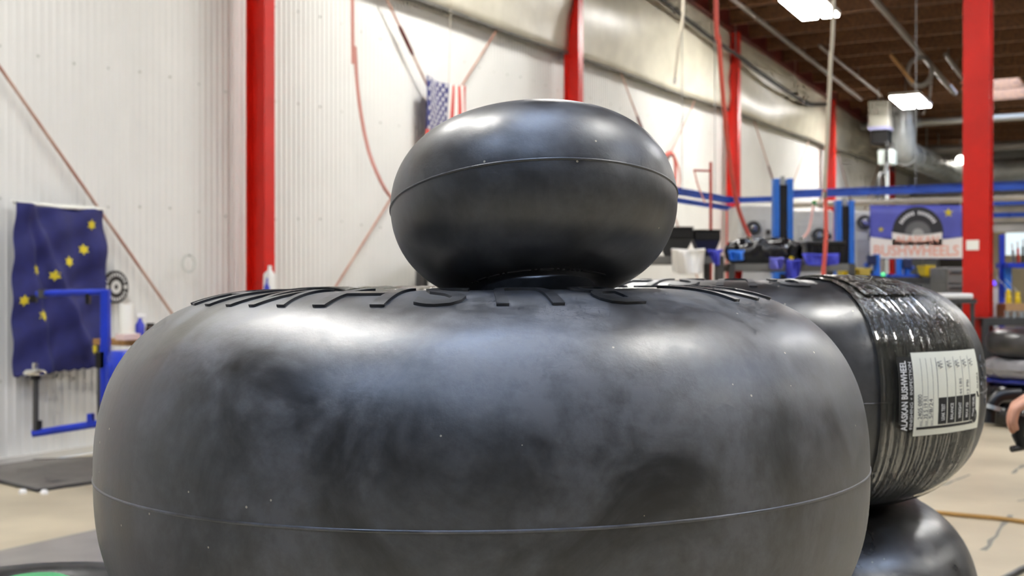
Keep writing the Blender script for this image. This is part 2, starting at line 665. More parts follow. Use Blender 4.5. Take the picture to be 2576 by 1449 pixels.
wf = slab_wall('wall_far', TEND + 0.08, -0.3, QR + 0.2, WALLF, 5.2)
wb = slab_wall('wall_back', TBACK - 0.08, -0.3, QR + 0.2, WALLF, 6.9)
wr = bx('wall_right', WALLF, None, (0, 0, 0), (TEND - TBACK, 0.15, 6.9))
wr.location = W((TEND + TBACK) / 2, QR + 0.08, 3.45)
wr.rotation_euler = (0, 0, WA)
tag(wr, kind='structure')

SKY = [(1.0, 6.4, 1.2), (-2.8, 5.0, 1.2), (-2.8, 8.4, 1.2), (11.5, 8.2, 1.2), (5, 12, 1.2)]  # rear pair is unseen, added to give the tire fronts a cool sheen
q_ = tq(onceil(2508, 205))
SKY.append((q_[0], q_[1], 1.0))


def roof_fn(t, q_, dz):
    return W(t, q_, ceil_z(t) + dz)


mb = MB()
vs = [roof_fn(TBACK - 0.2, -0.3, 0.02), roof_fn(TEND + 0.2, -0.3, 0.02), roof_fn(TEND + 0.2, QR + 0.2, 0.02), roof_fn(TBACK - 0.2, QR + 0.2, 0.02)]
vs += [v + Vector((0, 0, 0.1)) for v in vs]
cl = mb.add(vs, [(0, 1, 2, 3), (7, 6, 5, 4), (0, 4, 5, 1), (1, 5, 6, 2), (2, 6, 7, 3), (3, 7, 4, 0)]).build('ceiling', WOODC)
tag(cl, kind='structure')
jm = MB().box((0, 0, 0), (0.07, QR - 0.1, 0.24)).build('joist', WOODJ, None).data
first = bpy.data.objects['joist']
t = TBACK + 0.3
k = 0
while t < TEND - 0.2:
    o = first if k == 0 else bpy.data.objects.new('joist', jm)
    if k: C.objects.link(o)
    o.parent = cl
    c = W(t, QR / 2, ceil_z(t) - 0.10)
    o.location = c
    o.rotation_euler = (0, 0, WA)
    k += 1
    t += 0.92
# roof deck boards seen between the joists
dk = MB().box((0, 0, 0), (TEND - TBACK, 0.2, 0.02))
bm_ = dk.build('deck_board', WOODC, cl).data
b0 = bpy.data.objects['deck_board']
sl = math.atan(-0.058)
for k in range(int(QR / 0.21)):
    o = b0 if k == 0 else bpy.data.objects.new('deck_board', bm_)
    if k:
        C.objects.link(o); o.parent = cl
    tm = (TEND + TBACK) / 2
    o.location = W(tm, 0.1 + k * 0.21, ceil_z(tm) + 0.005)
    o.rotation_euler = (0, -sl, WA)

# eave beam along the top of the wall
eb = MB()
a, b = W(TBACK, 0.13, ceil_z(TBACK) - 0.12), W(TEND, 0.13, ceil_z(TEND) - 0.12)
vs = []
for p in (a, b):
    for dq, dz in ((-0.09, -0.14), (0.09, -0.14), (0.09, 0.12), (-0.09, 0.12)):
        vs.append(p - Nv * dq + Vector((0, 0, dz)))
eb.add(vs, [(0, 1, 2, 3), (7, 6, 5, 4), (0, 4, 5, 1), (1, 5, 6, 2), (2, 6, 7, 3), (3, 7, 4, 0)])
tag(eb.build('trim_1', MAROON), kind='structure')
# far girders of the roof
for tt in (20.0, 27.2):
    pass

# skylights, including the rear pair added for its light
SKYM = mat('skylight_panel', (0.9, 0.93, 1.0), 0.4, emit=(0.76, 0.85, 1.0), estr=SKYL)
for i, (t, q_, wd) in enumerate(SKY):
    o = tag(bx('window_%d' % (i + 1), SKYM, None, (0, 0, 0), (2.2, wd, 0.03)), kind='structure')
    o.location = W(t, q_, ceil_z(t) - 0.015)
    o.rotation_euler = (0, -sl, WA)
    for sx, sy, lx, ly in ((0, 1, 2.3, 0.05), (0, -1, 2.3, 0.05), (1, 0, 0.05, wd + 0.1), (-1, 0, 0.05, wd + 0.1)):
        bx('window_curb', WOODJ, o, (sx * 1.12, sy * (wd / 2 + 0.025), -0.05), (lx, ly, 0.16))

# ================================================================== COLUMNS
def column(label, loc, rz, hgt, wdt=0.125, dep=0.18, group=None):
    th = thing('steel_column', label, 'column', loc, rz, group)
    bx('flange', RED, th, (0, -dep / 2, hgt / 2), (wdt, 0.016, hgt))
    bx('flange', RED, th, (0, dep / 2, hgt / 2), (wdt, 0.016, hgt))
    bx('web', RED, th, (0, 0, hgt / 2), (0.012, dep - 0.016, hgt))
    bx('base_plate', RED, th, (0, 0, 0.01), (wdt + 0.08, dep + 0.08, 0.02))
    return th


names = ['red steel wall column to the left of the gold-starred blue flag',
         'red steel column on the wall before the gold-starred blue flag',
         'red steel wall column between the gold-starred flag and the striped flag',
         'red steel wall column behind the small tire, next after the striped flag',
         'red steel wall column beside the red pipe stand and black bins',
         'red steel wall column behind the twin blue press posts',
         'red steel wall column farthest along the wall near the duct']
COLS = []
for i, t in enumerate(COLT):
    if i == 0:
        continue
    COLS.append(column(names[i], W(t, 0.16, 0), WA, ceil_z(t) - 0.26, group='red columns along the white wall'))
RC = at(2460, HZ, 11.6)
rc = column('free-standing red steel column with a small white notice', (RC.x, RC.y, 0), WA - PI / 2, 5.3, 0.235, 0.2)
o = bx('notice', PAPER, rc, (-0.03, -0.1095, 1.55), (0.112, 0.003, 0.093))
tag(o, 'small white notice taped on')

# brace rods: an X in every bay
for i in range(len(COLT) - 1):
    ta, tb_ = COLT[i] + 0.08, COLT[i + 1] - 0.08
    for s in (0, 1):
        z0, z1 = (0.15, ceil_z(tb_) - 0.3) if s else (ceil_z(ta) - 0.3, 0.15)
        off = 0.06 if s else 0.03
        A, B = W(ta, off, z0), W(tb_, off, z1)
        if i == 0 and s == 0:
            continue
        bay = ['', 'by the gold-starred flag', 'by the striped flag', 'by the red pipe stand', 'by the twin blue posts', 'by the duct'][i]
        if i == 0:
            lab = 'rust-red brace rod beyond the column left of the gold-starred flag'
        else:
            lab = 'thin rust-red wall brace rod %s, %s' % (bay, 'climbing away along the wall' if s else 'sinking away along the wall')
        th = thing('brace_rod', lab, 'brace rod', A, 0, 'diagonal brace rods on the wall')
        tb('rod', ROD, th, [Vector((0, 0, 0)), B - A], 0.011, 8)
        m_ = (B - A) * (0.40 if s == 0 else 0.55)
        u = (B - A).normalized()
        tb('turnbuckle', MAROON, th, [m_ - u * 0.17, m_ - u * 0.12, m_ + u * 0.12, m_ + u * 0.17], [0.014, 0.02, 0.02, 0.014], 8)

# ================================================================== LIGHTS
LEDM = mat('led_panel', (1, 1, 1), 0.4, emit=(1.0, 0.99, 0.97), estr=LED)
HOUS = mat('white_fixture', (0.88, 0.88, 0.87), 0.4)


def led(t, q_, label):
    th = thing('led_high_bay', label, 'light', W(t, q_, ceil_z(t) - 0.55), WA, 'LED high bay lights under the roof')
    th.rotation_euler = (0, -sl, WA)
    bx('housing', HOUS, th, (0, 0, 0.05), (1.16, 0.56, 0.06), 0.01)
    bx('diffuser', LEDM, th, (0, 0.15, 0.005), (1.1, 0.22, 0.03))
    bx('diffuser', LEDM, th, (0, -0.15, 0.005), (1.1, 0.22, 0.03))
    bx('driver_box', HOUS, th, (0, 0, 0.11), (0.4, 0.12, 0.06))
    for sx in (-0.45, 0.45):
        tb('hanger', STEEL, th, [(sx, 0, 0.08), (sx, 0, 0.42)], 0.004, 6)


P1 = tq(onceil(2036, 21, 0.55))
P2 = tq(onceil(2290, 257, 0.55))
row = ['bright LED high bay with paired panels above the pale hanging conduit',
       'bright LED high bay above the grey unit heater and duct']
led(P1[0], P1[1], row[0])
led(P2[0], P2[1], row[1])
dt = P2[0] - P1[0]
qm = (P1[1] + P2[1]) / 2
for k in range(1, 3):
    led(P1[0] - dt * k, qm, 'LED high bay in the row along the white wall, overhead')
led(1.3, 3.9, 'LED high bay overhead on the wall side of the tire stacks')
for k in range(0, 4):
    for j, q_ in enumerate((8.5, 14.2)):
        t = 3.4 + dt * k
        if t < TEND - 1:
            led(t, q_, 'LED high bay out over the open shop floor')

# ================================================================== TIRES
class Tire:
    """profile of an inflated balloon tire, axis vertical; s is arc length from the equator"""

    def __init__(self, R, rc, b, n, rb, zb, nseg=40):
        self.R, self.b = R, b
        a = R - rc
        up = []
        for k in range(nseg + 1):
            g = PI / 2 * k / nseg
            up.append((rc + a * math.cos(g) ** (2 / n), b * math.sin(g) ** (2 / n)))
        for k in range(1, 15):
            g = PI / 2 * k / 14
            up.append((rc - (rc - rb) * math.sin(g), zb + (b - zb) * math.cos(g)))
        self.up = up
        self.sl = [0.0]
        for k in range(1, len(up)):
            self.sl.append(self.sl[-1] + math.hypot(up[k][0] - up[k - 1][0], up[k][1] - up[k - 1][1]))

    def prof(self, s):
        """(r, z, nr, nz) at arc length s, negative below the equator"""
        sg = 1 if s >= 0 else -1
        s = min(abs(s), self.sl[-1] - 1e-6)
        k = 0
        while self.sl[k + 1] < s:
            k += 1

        def nrm(i):
            i0, i1 = max(i - 1, 0), min(i + 1, len(self.up) - 1)
            if i == 0:
                return (1.0, 0.0)
            tr, tz = self.up[i1][0] - self.up[i0][0], self.up[i1][1] - self.up[i0][1]
            l = math.hypot(tr, tz)
            return (tz / l, -tr / l)
        f = (s - self.sl[k]) / (self.sl[k + 1] - self.sl[k])
        r = self.up[k][0] * (1 - f) + self.up[k + 1][0] * f
        z = self.up[k][1] * (1 - f) + self.up[k + 1][1] * f
        na, nb = nrm(k), nrm(k + 1)
        nr, nz = na[0] * (1 - f) + nb[0] * f, na[1] * (1 - f) + nb[1] * f
        l = math.hypot(nr, nz)
        return r, sg * z, nr / l, sg * nz / l

    def pt(self, az, s, h=0.0):
        r, z, nr, nz = self.prof(s)
        return Vector(((r + nr * h) * math.cos(az), (r + nr * h) * math.sin(az), z + nz * h))

    def mesh(self, m, parent, name='carcass', nseg=160):
        smax = self.sl[-1] - 1e-5
        ss = sorted(set([round(x, 6) for x in [self.sl[k] for k in range(0, len(self.sl))] if x < smax]))
        out = [-x for x in ss[::-1] if x > 1e-6] + ss
        ring = []
        for s in out:
            r, z, nr, nz = self.prof(s)
            ring.append((r, z, s))
        inner = []
        for s in [smax * k / 24 for k in range(24, -25, -1)]:
            r, z, nr, nz = self.prof(s)
            inner.append((r - nr * 0.011, z - nz * 0.011, s))
        ring = ring + inner
        vs, us, fs = [], [], []
        m_ = len(ring)
        for i in range(nseg):
            a = 2 * PI * i / nseg
            for r, z, s in ring:
                vs.append((r * math.cos(a), r * math.sin(a), z))
                us.append((i / nseg, s / smax * 0.5 + 0.5))
        for i in range(nseg):
            j = (i + 1) % nseg
            for k in range(m_):
                l = (k + 1) % m_
                fs.append((i * m_ + k, j * m_ + k, j * m_ + l, i * m_ + l))
        mb = MB()
        mb.v, mb.f, mb.uv = vs, fs, us
        return mb.build(name, m, parent, smooth='all')

    def seam(self, m, parent, h=0.0011, w=0.0022, nseg=160):
        """moulding line round the equator"""
        prof = [(-w, -0.001), (-w * 0.4, h), (w * 0.4, h), (w, -0.001)]
        vs, fs = [], []
        for i in range(nseg):
            a = 2 * PI * i / nseg
            for z, d in prof:
                vs.append(((self.R + d) * math.cos(a), (self.R + d) * math.sin(a), z))
        for i in range(nseg):
            j = (i + 1) % nseg
            for k in range(3):
                fs.append((i * 4 + k, j * 4 + k, j * 4 + k + 1, i * 4 + k + 1))
        return MB().add(vs, fs).build('mould_seam', m, parent, smooth='all')

    def beads(self, m, parent, r=0.008):
        for sg in (1, -1):
            rr, z, nr, nz = self.prof(sg * (self.sl[-1] - 1e-4))
            pts = [((rr - nr * 0.004) * math.cos(2 * PI * k / 96), (rr - nr * 0.004) * math.sin(2 * PI * k / 96), z - nz * 0.004) for k in range(96)]
            MB().tube(pts, r, 8, closed=True).build('bead', m, parent, smooth='all')

    def film(self, m, parent, a0, a1, s0, s1, h0=0.003, seed=1, nu=110, nv=70, amp=0.0014):
        rnd = random.Random(seed)
        strands = [(rnd.uniform(20, 240), rnd.uniform(0, 6.28), rnd.uniform(-1.5, 1.5)) for _ in range(9)]

        def fn(u, v):
            az = a0 + (a1 - a0) * u
            s = s0 + (s1 - s0) * v
            rip = sum(math.sin(f * u * 0.8 + p + d * v * 4) for f, p, d in strands) / 9
            jag = 0
            return self.pt(az + jag, s, h0 + amp * (1 + rip))
        return MB().grid(fn, nu, nv, uv=True).build('stretch_film', m, parent, smooth='all')


def letters(T, parent, m, s_base, s_top, rot=0.0, depth=0.0027):
    """raised letters on the upper sidewall, tops outward, read clockwise"""
    hgt = s_base - s_top
    rmid = T.prof((s_base + s_top) / 2)[0]
    wid = {'H': 0.066, 'U': 0.056, 'S': 0.046, 'B': 0.046, 'W': 0.082, 'E': 0.045, 'L': 0.042, 'A': 0.062, 'K': 0.056, 'N': 0.058}
    ring = zip('BUSHWHEEL' + 'NAKSALA', (24.5, 9, -6, -21, -41.5, -63, -80, -95, -109, 57, 74, 91, 106, 121, 137, 152))
    for ch, deg in ring:
        az = rad(-90 + deg + rot)
        w_ = wid[ch]
        o = warped_text('raised_letter', ch, m, parent, lambda u, v, h: T.pt(az - (u - w_ / 2) / rmid, s_base - v, h - 0.0012), hgt, bold=0.006, depth=depth + 0.0012, step=0.009, width=w_)
        del o['tw']


# ---- the big tire lying in front
BIG = Tire(0.445, 0.235, 0.203, 2.5, 0.115, 0.085)
RUB1 = rubber('rubber_dusty', 0.0, 1.0, base=(0.055, 0.055, 0.06), dcol=(0.335, 0.336, 0.345), r0=0.32, r1=0.50, band=(0.606, 0.0085))
RUBL = rubber('rubber_letters', 3.0, 0.8, base=(0.06, 0.06, 0.064), dcol=(0.28, 0.28, 0.29), r0=0.30, r1=0.48)
BC = Vector((-0.0333, 1.4997, H - 0.209))


def tire_thing(name, label, loc, rx=0, ry=0, rz=0, group=None):
    th = thing(name, label, 'tire', loc, 0, group)
    th.rotation_euler = (rx, ry, rz)
    return th


big = tire_thing('balloon_tire', 'big dusty black treadless balloon tire lying flat with the small tire on its sidewall', BC, 0, rad(-0.55), 0)
BIG.mesh(RUB1, big)
BIG.seam(rubber('rubber_seam', 5.0, 0.9), big)
BIG.beads(RUBL, big)
sR = BIG.sl


def s_at_r(T, r):
    """arc length of the upper sidewall point at radius r"""
    for k in range(len(T.up) - 1):
        if T.up[k][0] >= r >= T.up[k + 1][0]:
            f = (T.up[k][0] - r) / (T.up[k][0] - T.up[k + 1][0] + 1e-9)
            return T.sl[k] + f * (T.sl[k + 1] - T.sl[k])
    return T.sl[-1]


letters(BIG, big, RUBL, s_at_r(BIG, 0.245), s_at_r(BIG, 0.338))
FILM = film_mat('stretch_film')
fo = BIG.film(FILM, big, rad(100), rad(152), 0.06, sR[-1] * 0.95, seed=4, nu=70, nv=40)

# ---- the small tire on top
SM = Tire(0.155, 0.060, 0.092, 2.05, 0.058, 0.060)
RUB2 = rubber('rubber_small', 9.0, 0.85, base=(0.055, 0.055, 0.06), dcol=(0.30, 0.302, 0.312), r0=0.31, r1=0.46)
SC = Vector((0.0236, 1.36, H + 0.0845))
sm = tire_thing('tailwheel_tire', 'small black balloon tire perched tilted on the big tire', SC, rad(-13.5), rad(-3.3), 0)
SM.mesh(RUB2, sm)
SM.seam(rubber('rubber_seam2', 6.0, 0.5), sm, 0.0012, 0.0018)
SM.beads(RUBL, sm, 0.005)
# small moulded marks in a ring on the lower sidewall
rnd = random.Random(3)
sb = -SM.sl[-1]
for k in range(30):
    az = rad(-150 + k * 4.1)
    wd = rnd.choice((0.0012, 0.0012, 0.0014, 0.005))
    mb = MB()
    s0 = -s_at_r(SM, 0.080)
    vs = []
    for h in (-0.0005, 0.0012):
        for du, dv in ((-1, 0), (1, 0), (1, 1), (-1, 1)):
            vs.append(SM.pt(az + du * wd / 0.085 / 2 * 2, s0 - dv * 0.0035, h))
    mb.add(vs, [(0, 1, 2, 3), (7, 6, 5, 4), (0, 4, 5, 1), (1, 5, 6, 2), (2, 6, 7, 3), (3, 7, 4, 0)]).build('moulded_mark', mat('mark_rubber', (0.35, 0.35, 0.36), 0.25), sm)

# ---- the film-wrapped tire behind on the right, on another tire
WR = Tire(0.445, 0.245, 0.188, 2.5, 0.115, 0.085)
RUB3 = rubber('rubber_wrapped', 14.0, 0.40, base=(0.06, 0.06, 0.065), dcol=(0.33, 0.33, 0.345), r0=0.30, r1=0.46)
WC = Vector((0.402, 2.315, H - 0.181))
wt = tire_thing('wrapped_tire', 'black balloon tire wrapped in clear film with a white inspection card', WC)
WR.mesh(RUB3, wt)
WR.seam(RUB3, wt, 0.001, 0.002)
WR.beads(RUBL, wt)
letters(WR, wt, RUBL, s_at_r(WR, 0.245), s_at_r(WR, 0.338), rot=-17)


def hit(T, c, x, y):
    """azimuth and arc length where the line of sight through a pixel meets a tire (measuring tool)"""
    o = Vector((0, 0, H)); d = Vector(((x - 1288) / F, 1, -(y - HZ) / F)).normalized()
    tt = 0.5
    best = None
    while tt < 4:
        p = o + d * tt - c
        r = math.hypot(p.x, p.y)
        # inside test by profile
        if abs(p.z) < T.b and r <= T.R:
            lo = None
            for k in range(40):
                if T.up[k][1] <= abs(p.z) <= T.up[k + 1][1]:
                    lo = T.up[k][0]
                    kk = k
                    break
            if lo and r <= lo:
                return math.atan2(p.y, p.x), (1 if p.z > 0 else -1) * T.sl[kk]
        tt += 0.0008
    return best


fl0 = hit(WR, WC, 2205, 900); fl1 = hit(WR, WC, 2452, 900)
WR.film(FILM, wt, fl0[0], fl1[0], -WR.sl[-1] * 0.97, WR.sl[-1] * 0.97, seed=2)
# loose tail of film folded over itself
WR.film(FILM, wt, fl0[0] + 0.05, fl1[0] - 0.12, WR.sl[-1] * 0.36, WR.sl[-1] * 0.8, h0=0.006, seed=8, amp=0.0024)

# inspection card, bent round the tread; its head is to the left
k0 = hit(WR, WC, 2289, 1000); k1 = hit(WR, WC, 2450, 985); kh = hit(WR, WC, 2252, 1000)
A0, A1, AH = k0[0], k1[0], kh[0]
sv1 = hit(WR, WC, 2365, 884)[1]; sv0 = hit(WR, WC, 2365, 1098)[1]
cw = (A1 - A0) * WR.R          # card length along the tread
ch_ = sv1 - sv0                # card width across the tread
card = bpy.data.objects.new('inspection_card', None)
C.objects.link(card)
card.parent = wt
tag(card, 'white inspection card with black heading under the film')


def cardfn(u, v, h=0.0):
    """u along the card's length from its head (left), v up across the tread, metres"""
    return WR.pt(A0 + u / WR.R, sv0 + v, 0.0085 + h)


def cpatch(name, m, u0, u1, v0, v1, h):
    nu = max(2, int((u1 - u0) / 0.008)); nv = max(2, int((v1 - v0) / 0.01))
    return MB().grid(lambda a, b: cardfn(u0 + (u1 - u0) * a, v0 + (v1 - v0) * b, h), nu, nv).build(name, m, card, smooth='all')


uh = (AH - A0) * WR.R
cpatch('card_sheet', mat('card_cream', (0.90, 0.90, 0.845), 0.6), 0, cw, 0, ch_, 0.0)
cpatch('card_heading', mat('heading_black', (0.13, 0.13, 0.12), 0.4), uh, 0, 0.02, ch_ * 0.955, 0.0)


def ctext(s, m, u_base, v0, height, width=None, bold=0.0):
    """text that reads upward: its own right is v, its own up is -u"""
    o = warped_text('lettering', s, m, card, lambda a, b, h: cardfn(u_base - b, v0 + a, 0.0006), height, bold=bold, width=width, step=0.012)
    if o: del o['tw']
    return o


WHT = mat('white_print', (0.95, 0.95, 0.95), 0.5)
hw = -uh
ctext('ALASKAN BUSHWHEEL', WHT, uh + hw * 0.56, ch_ * 0.075, hw * 0.42, ch_ * 0.83, 0.02)
ctext('FINISHING + INSPECTION', WHT, uh + hw * 0.90, ch_ * 0.09, hw * 0.20, ch_ * 0.80)
bl0 = cw * 0.29
pitch = cw * 0.126
for k, s in enumerate(('LEAK TEST', 'BALANCE', 'WEIGHT', 'MAX PSI', 'FINAL VISUAL')):
    u0 = bl0 + k * pitch
    cpatch('field_block', INK, u0, u0 + pitch * 0.9, ch_ * 0.12, ch_ * 0.445, 0.0003)
    ctext(s, WHT, u0 + pitch * 0.66, ch_ * 0.165, pitch * 0.36, ch_ * (0.25 if k == 4 else 0.20 if k != 3 else 0.18), 0.01)
    cpatch('rule_line', GREYINK, u0 - pitch * 0.06, u0 - pitch * 0.02, ch_ * 0.445, ch_ * 0.93, 0.0003)
    # pen squiggle at the far end of each field
    pts = [cardfn(u0 + pitch * (0.3 + 0.3 * math.sin(j * 1.9)), ch_ * (0.80 + 0.012 * j), 0.0012) for j in range(8)]
    MB().tube(pts, 0.0004, 5).build('pen_mark', GREYINK, card)
cpatch('footer_bar', INK, 0.006, cw * 0.86, ch_ * 0.075, ch_ * 0.105, 0.0003)
ctext('INSPECTION', mat('grey_print', (0.6, 0.6, 0.6), 0.5), cw * 0.8, ch_ * 0.085, 0.003, None)
for k, (s, wv) in enumerate((('2405 0800', 0.30), ('35 S 19 R1', 0.27), ('5/8/24', 0.24))):
    u = cw * (0.085 + k * 0.065)
    ctext(s, GREYINK, u, ch_ * (0.20), 0.0085, ch_ * wv)
    ctext(('SERIAL NO', 'SIZE', 'DATE')[k], GREYINK, u, ch_ * 0.115, 0.0035, ch_ * 0.06)
    cpatch('rule_line', GREYINK, u + 0.0015, u + 0.0021, ch_ * 0.11, ch_ * 0.93, 0.0003)
ctext('44 LBS', GREYINK, bl0 + 2.75 * pitch, ch_ * 0.46, 0.0075, ch_ * 0.20)
ctext('12 PSI', GREYINK, bl0 + 3.75 * pitch, ch_ * 0.46, 0.0075, ch_ * 0.17)
ctext('ALASKA', INK, cw * 0.972, ch_ * 0.50, 0.0062, ch_ * 0.21, 0.01)
# slanted bar mark beside the wordmark and the small round stamp
mb = MB()
for a, b, c2, d2 in ((0.925, 0.40, 0.985, 0.46),):
    mb.add([cardfn(cw * 0.955, ch_ * 0.395, 0.0006), cardfn(cw * 0.985, ch_ * 0.395, 0.0006), cardfn(cw * 0.955, ch_ * 0.47, 0.0006), cardfn(cw * 0.925, ch_ * 0.47, 0.0006)], [(0, 1, 2, 3)])
mb.build('slanted_mark', INK, card)
mb = MB()
cu_, cv_ = cw * 0.895, ch_ * 0.16
vs = []
for k in range(24):
    g = 2 * PI * k / 24
    for r in (0.004, 0.0085):
        vs.append(cardfn(cu_ + r * math.cos(g), cv_ + r * math.sin(g) * 1.2, 0.0006))
mb.add(vs, [(2 * k, 2 * k + 1, (2 * k + 3) % 48, (2 * k + 2) % 48) for k in range(24)]).build('round_stamp', INK, card)
# moulded size marks on the tread beyond the card
for (x, y, s) in ((2471, 1004, '35'),):
    hh = hit(WR, WC, x, y)
    if hh:
        o = warped_text('moulded_size', s, mat('moulded_mark_grey', (0.5, 0.5, 0.5), 0.4), wt, lambda a, b, h: WR.pt(hh[0] - b / WR.R + 0.02, hh[1] + a - 0.008, 0.001), 0.016, width=0.026)
        del o['tw']
for (x, y) in ((2466, 905), (2470, 925), (2472, 945), (2468, 960), (2475, 915), (2478, 950), (2479, 1010), (2477, 1025)):
    hh = hit(WR, WC, min(x, 2478), y)
    if hh:
        pts = [WR.pt(hh[0] + 0.012 * math.sin(j * 1.3 + x), hh[1] + j * 0.003, 0.001) for j in range(5)]
        MB().tube(pts, 0.0009, 5).build('moulded_mark', _mats['moulded_mark_grey'], wt)

# lower tire of that stack and the one below it
LW = Tire(0.445, 0.245, 0.190, 2.4, 0.115, 0.085)
RUB4 = rubber('rubber_lower', 21.0, 0.42, base=(0.075, 0.075, 0.08), r0=0.26, r1=0.44)
z1 = WC.z - 0.188 - 0.190 - 0.007
lt = tire_thing('balloon_tire', 'black balloon tire lying beneath the film-wrapped tire', (WC.x - 0.01, WC.y, z1))
LW.mesh(RUB4, lt); LW.seam(RUB4, lt); LW.beads(RUBL, lt)
LW.film(FILM, lt, rad(8), rad(38), -LW.sl[-1] * 0.9, LW.sl[-1] * 0.97, seed=11, nu=40)
hb = z1 - 0.190 - 0.010
b2 = Tire(0.44, 0.245, hb / 2, 2.4, 0.115, 0.08)
l2 = tire_thing('balloon_tire', 'lowest black balloon tire on the floor under the film-wrapped stack', (WC.x, WC.y + 0.01, hb / 2))
b2.mesh(RUB4, l2, nseg=96); b2.beads(RUBL, l2)

# two tires carrying the big one
zt = BC.z - 0.203 - 0.004
hb = zt / 2
b3 = Tire(0.44, 0.24, hb / 2, 2.4, 0.115, 0.08)
for k, nm in enumerate(('lowest black balloon tire on the floor under the big dusty tire', 'black balloon tire between the big dusty tire and the floor tire')):
    l3 = tire_thing('balloon_tire', nm, (BC.x, BC.y, hb / 2 + k * hb))
    b3.mesh(RUB4, l3, nseg=96); b3.beads(RUBL, l3)

# ---- wrapped tire low on the left with a green tub in its hub
GL = at(112, 1418, 2.52)
GL.x = -0.86
GT = Tire(0.36, 0.21, 0.155, 2.4, 0.12, 0.07)
gz = GL.z - 0.155
gt = tire_thing('wrapped_tire', 'black balloon tire in shiny film with a green tub standing in its hub', (GL.x - 0.02, 2.30, gz))
RUB5 = rubber('rubber_left', 31.0, 0.12, base=(0.05, 0.05, 0.055), r0=0.30, r1=0.40, spec=0.15)
GT.mesh(RUB5, gt, nseg=120); GT.beads(RUBL, gt)
GT.film(FILM, gt, rad(-175), rad(-110), -GT.sl[-1] * 0.9, GT.sl[-1] * 0.97, seed=12, nu=60)
hb = gz - 0.155 - 0.008
if hb > 0.1:
    b4 = Tire(0.36, 0.21, hb / 2, 2.4, 0.12, hb * 0.2)
    for k, nm in enumerate(('lower black balloon tire on the floor below the green tub',)):
        l4 = tire_thing('balloon_tire', nm, (GL.x - 0.02, 2.30, hb / 2 + k * hb))
        b4.mesh(RUB4, l4, nseg=80); b4.beads(RUBL, l4)
tub = thing('green_tub', 'green plastic tub with a lid standing in the hub of the left tire', 'tub', (GL.x - 0.02, 2.30, gz - 0.070))
MB().lathe([(0.055, 0), (0.062, 0.225), (0.058, 0.225), (0.05, 0.01)], 32).build('tub_body', GREENP, tub, smooth=True)
MB().lathe([(0.0, 0.245), (0.058, 0.245), (0.068, 0.24), (0.068, 0.222), (0.063, 0.222)], 32).build('lid', GREENP, tub, smooth=True)

# ================================================================== FLAGS AND SIGNS ON THE WALL
def cloth_frame(x0, x1, y0, y1, off):
    """origin (lower middle), width, height of a cloth hung on the wall"""
    xm = (x0 + x1) / 2
    wd = wall_t(x1, off) - wall_t(x0, off)
    zt = onwall(xm, y0, off).z
    zb = onwall(xm, y1, off).z
    t = (wall_t(x0, off) + wall_t(x1, off)) / 2
    return W(t, off, zb), wd, zt - zb


def poly_on_cloth(name, m, parent, poly, fn, d=0.004):
    """a flat polygon in cloth (x, z) laid on the folds and thickened"""
    n = len(poly)
    cx = sum(p[0] for p in poly) / n; cz = sum(p[1] for p in poly) / n
    pts = [(cx, cz)] + list(poly)
    vs = [Vector((x, fn(x, z) - d, z)) for x, z in pts] + [Vector((x, fn(x, z) - d * 0.3, z)) for x, z in pts]
    fs = []
    for k in range(n):
        a, b = 1 + k, 1 + (k + 1) % n
        fs.append((0, a, b))
        fs.append((n + 1, n + 1 + b, n + 1 + a))
        fs.append((a, n + 1 + a, n + 1 + b, b))
    return MB().add(vs, fs).build(name, m, parent)


# dark blue flag with gold stars
org, fw, fh = cloth_frame(33, 262, 517, 938, 0.06)
fg = thing('star_flag', 'dark blue cloth flag with eight gold stars hung lengthwise on the wall', 'flag', org, WA)


def fold1(x, z):
    u, v = x / fw + 0.5, z / fh
    d1 = u - (0.12 + 0.75 * (1 - v))
    d2 = u - (0.06 + 0.30 * (1 - v))
    y = -0.026 * math.exp(-(d1 / 0.07) ** 2) - 0.018 * math.exp(-(d2 / 0.05) ** 2)
    y += 0.010 * math.sin(11 * v + 3 * u) * u + 0.008 * math.sin(16 * u + 4 * v) + 0.006 * math.sin(25 * v - 8 * u)
    return y * 1.7 - 0.01


def clothfn(u, v):
    x = (u - 0.5) * fw * (1.0 + 0.02 * (1 - v))
    z = v * fh - 0.02 * math.sin(PI * u) * v - (0.012 * abs(math.sin(u * 34)) if v < 0.02 else 0) + (0.03 * u if v < 0.02 else 0)
    return (x, fold1(x, z), z)


MB().grid(clothfn, 60, 70).build('cloth', NAVY, fg, smooth='all', solid=0.002)
for px_, py_ in ((224, 562), (207, 626), (169, 658), (86, 680), (129, 693), (56, 755), (98, 792), (234, 883)):
    u = (px_ - 33) / 229; v = 1 - (py_ - 517) / 421
    # true width along the wall grows with the distance
    tt = wall_t(px_, 0.06)
    x = tt - (wall_t(33, 0.06) + wall_t(262, 0.06)) / 2
    poly_on_cloth('gold_star', GOLD, fg, star_poly(x, v * fh, 0.040, 6, 0.55), fold1)
tb('header_rope', PAPER, fg, [(-fw / 2 - 0.02, -0.01, fh + 0.01), (0, -0.005, fh - 0.012), (fw / 2, -0.01, fh - 0.005)], 0.008, 6)
bx('header_tape', PAPER, fg, (-0.02, 0.0, fh - 0.004), (fw * 0.94, 0.006, 0.03))

# striped flag
org, fw2, fh2 = cloth_frame(1070, 1173, 203, 203 + 330, 0.10)
us = thing('striped_flag', 'stars and stripes flag hung lengthwise on the white wall behind the small tire', 'flag', org, WA)


def fold2(x, z):
    u, v = x / fw2 + 0.5, z / fh2
    return 0.016 * math.sin(9 * u + 5 * v) + 0.010 * math.sin(15 * u - 3 * v)


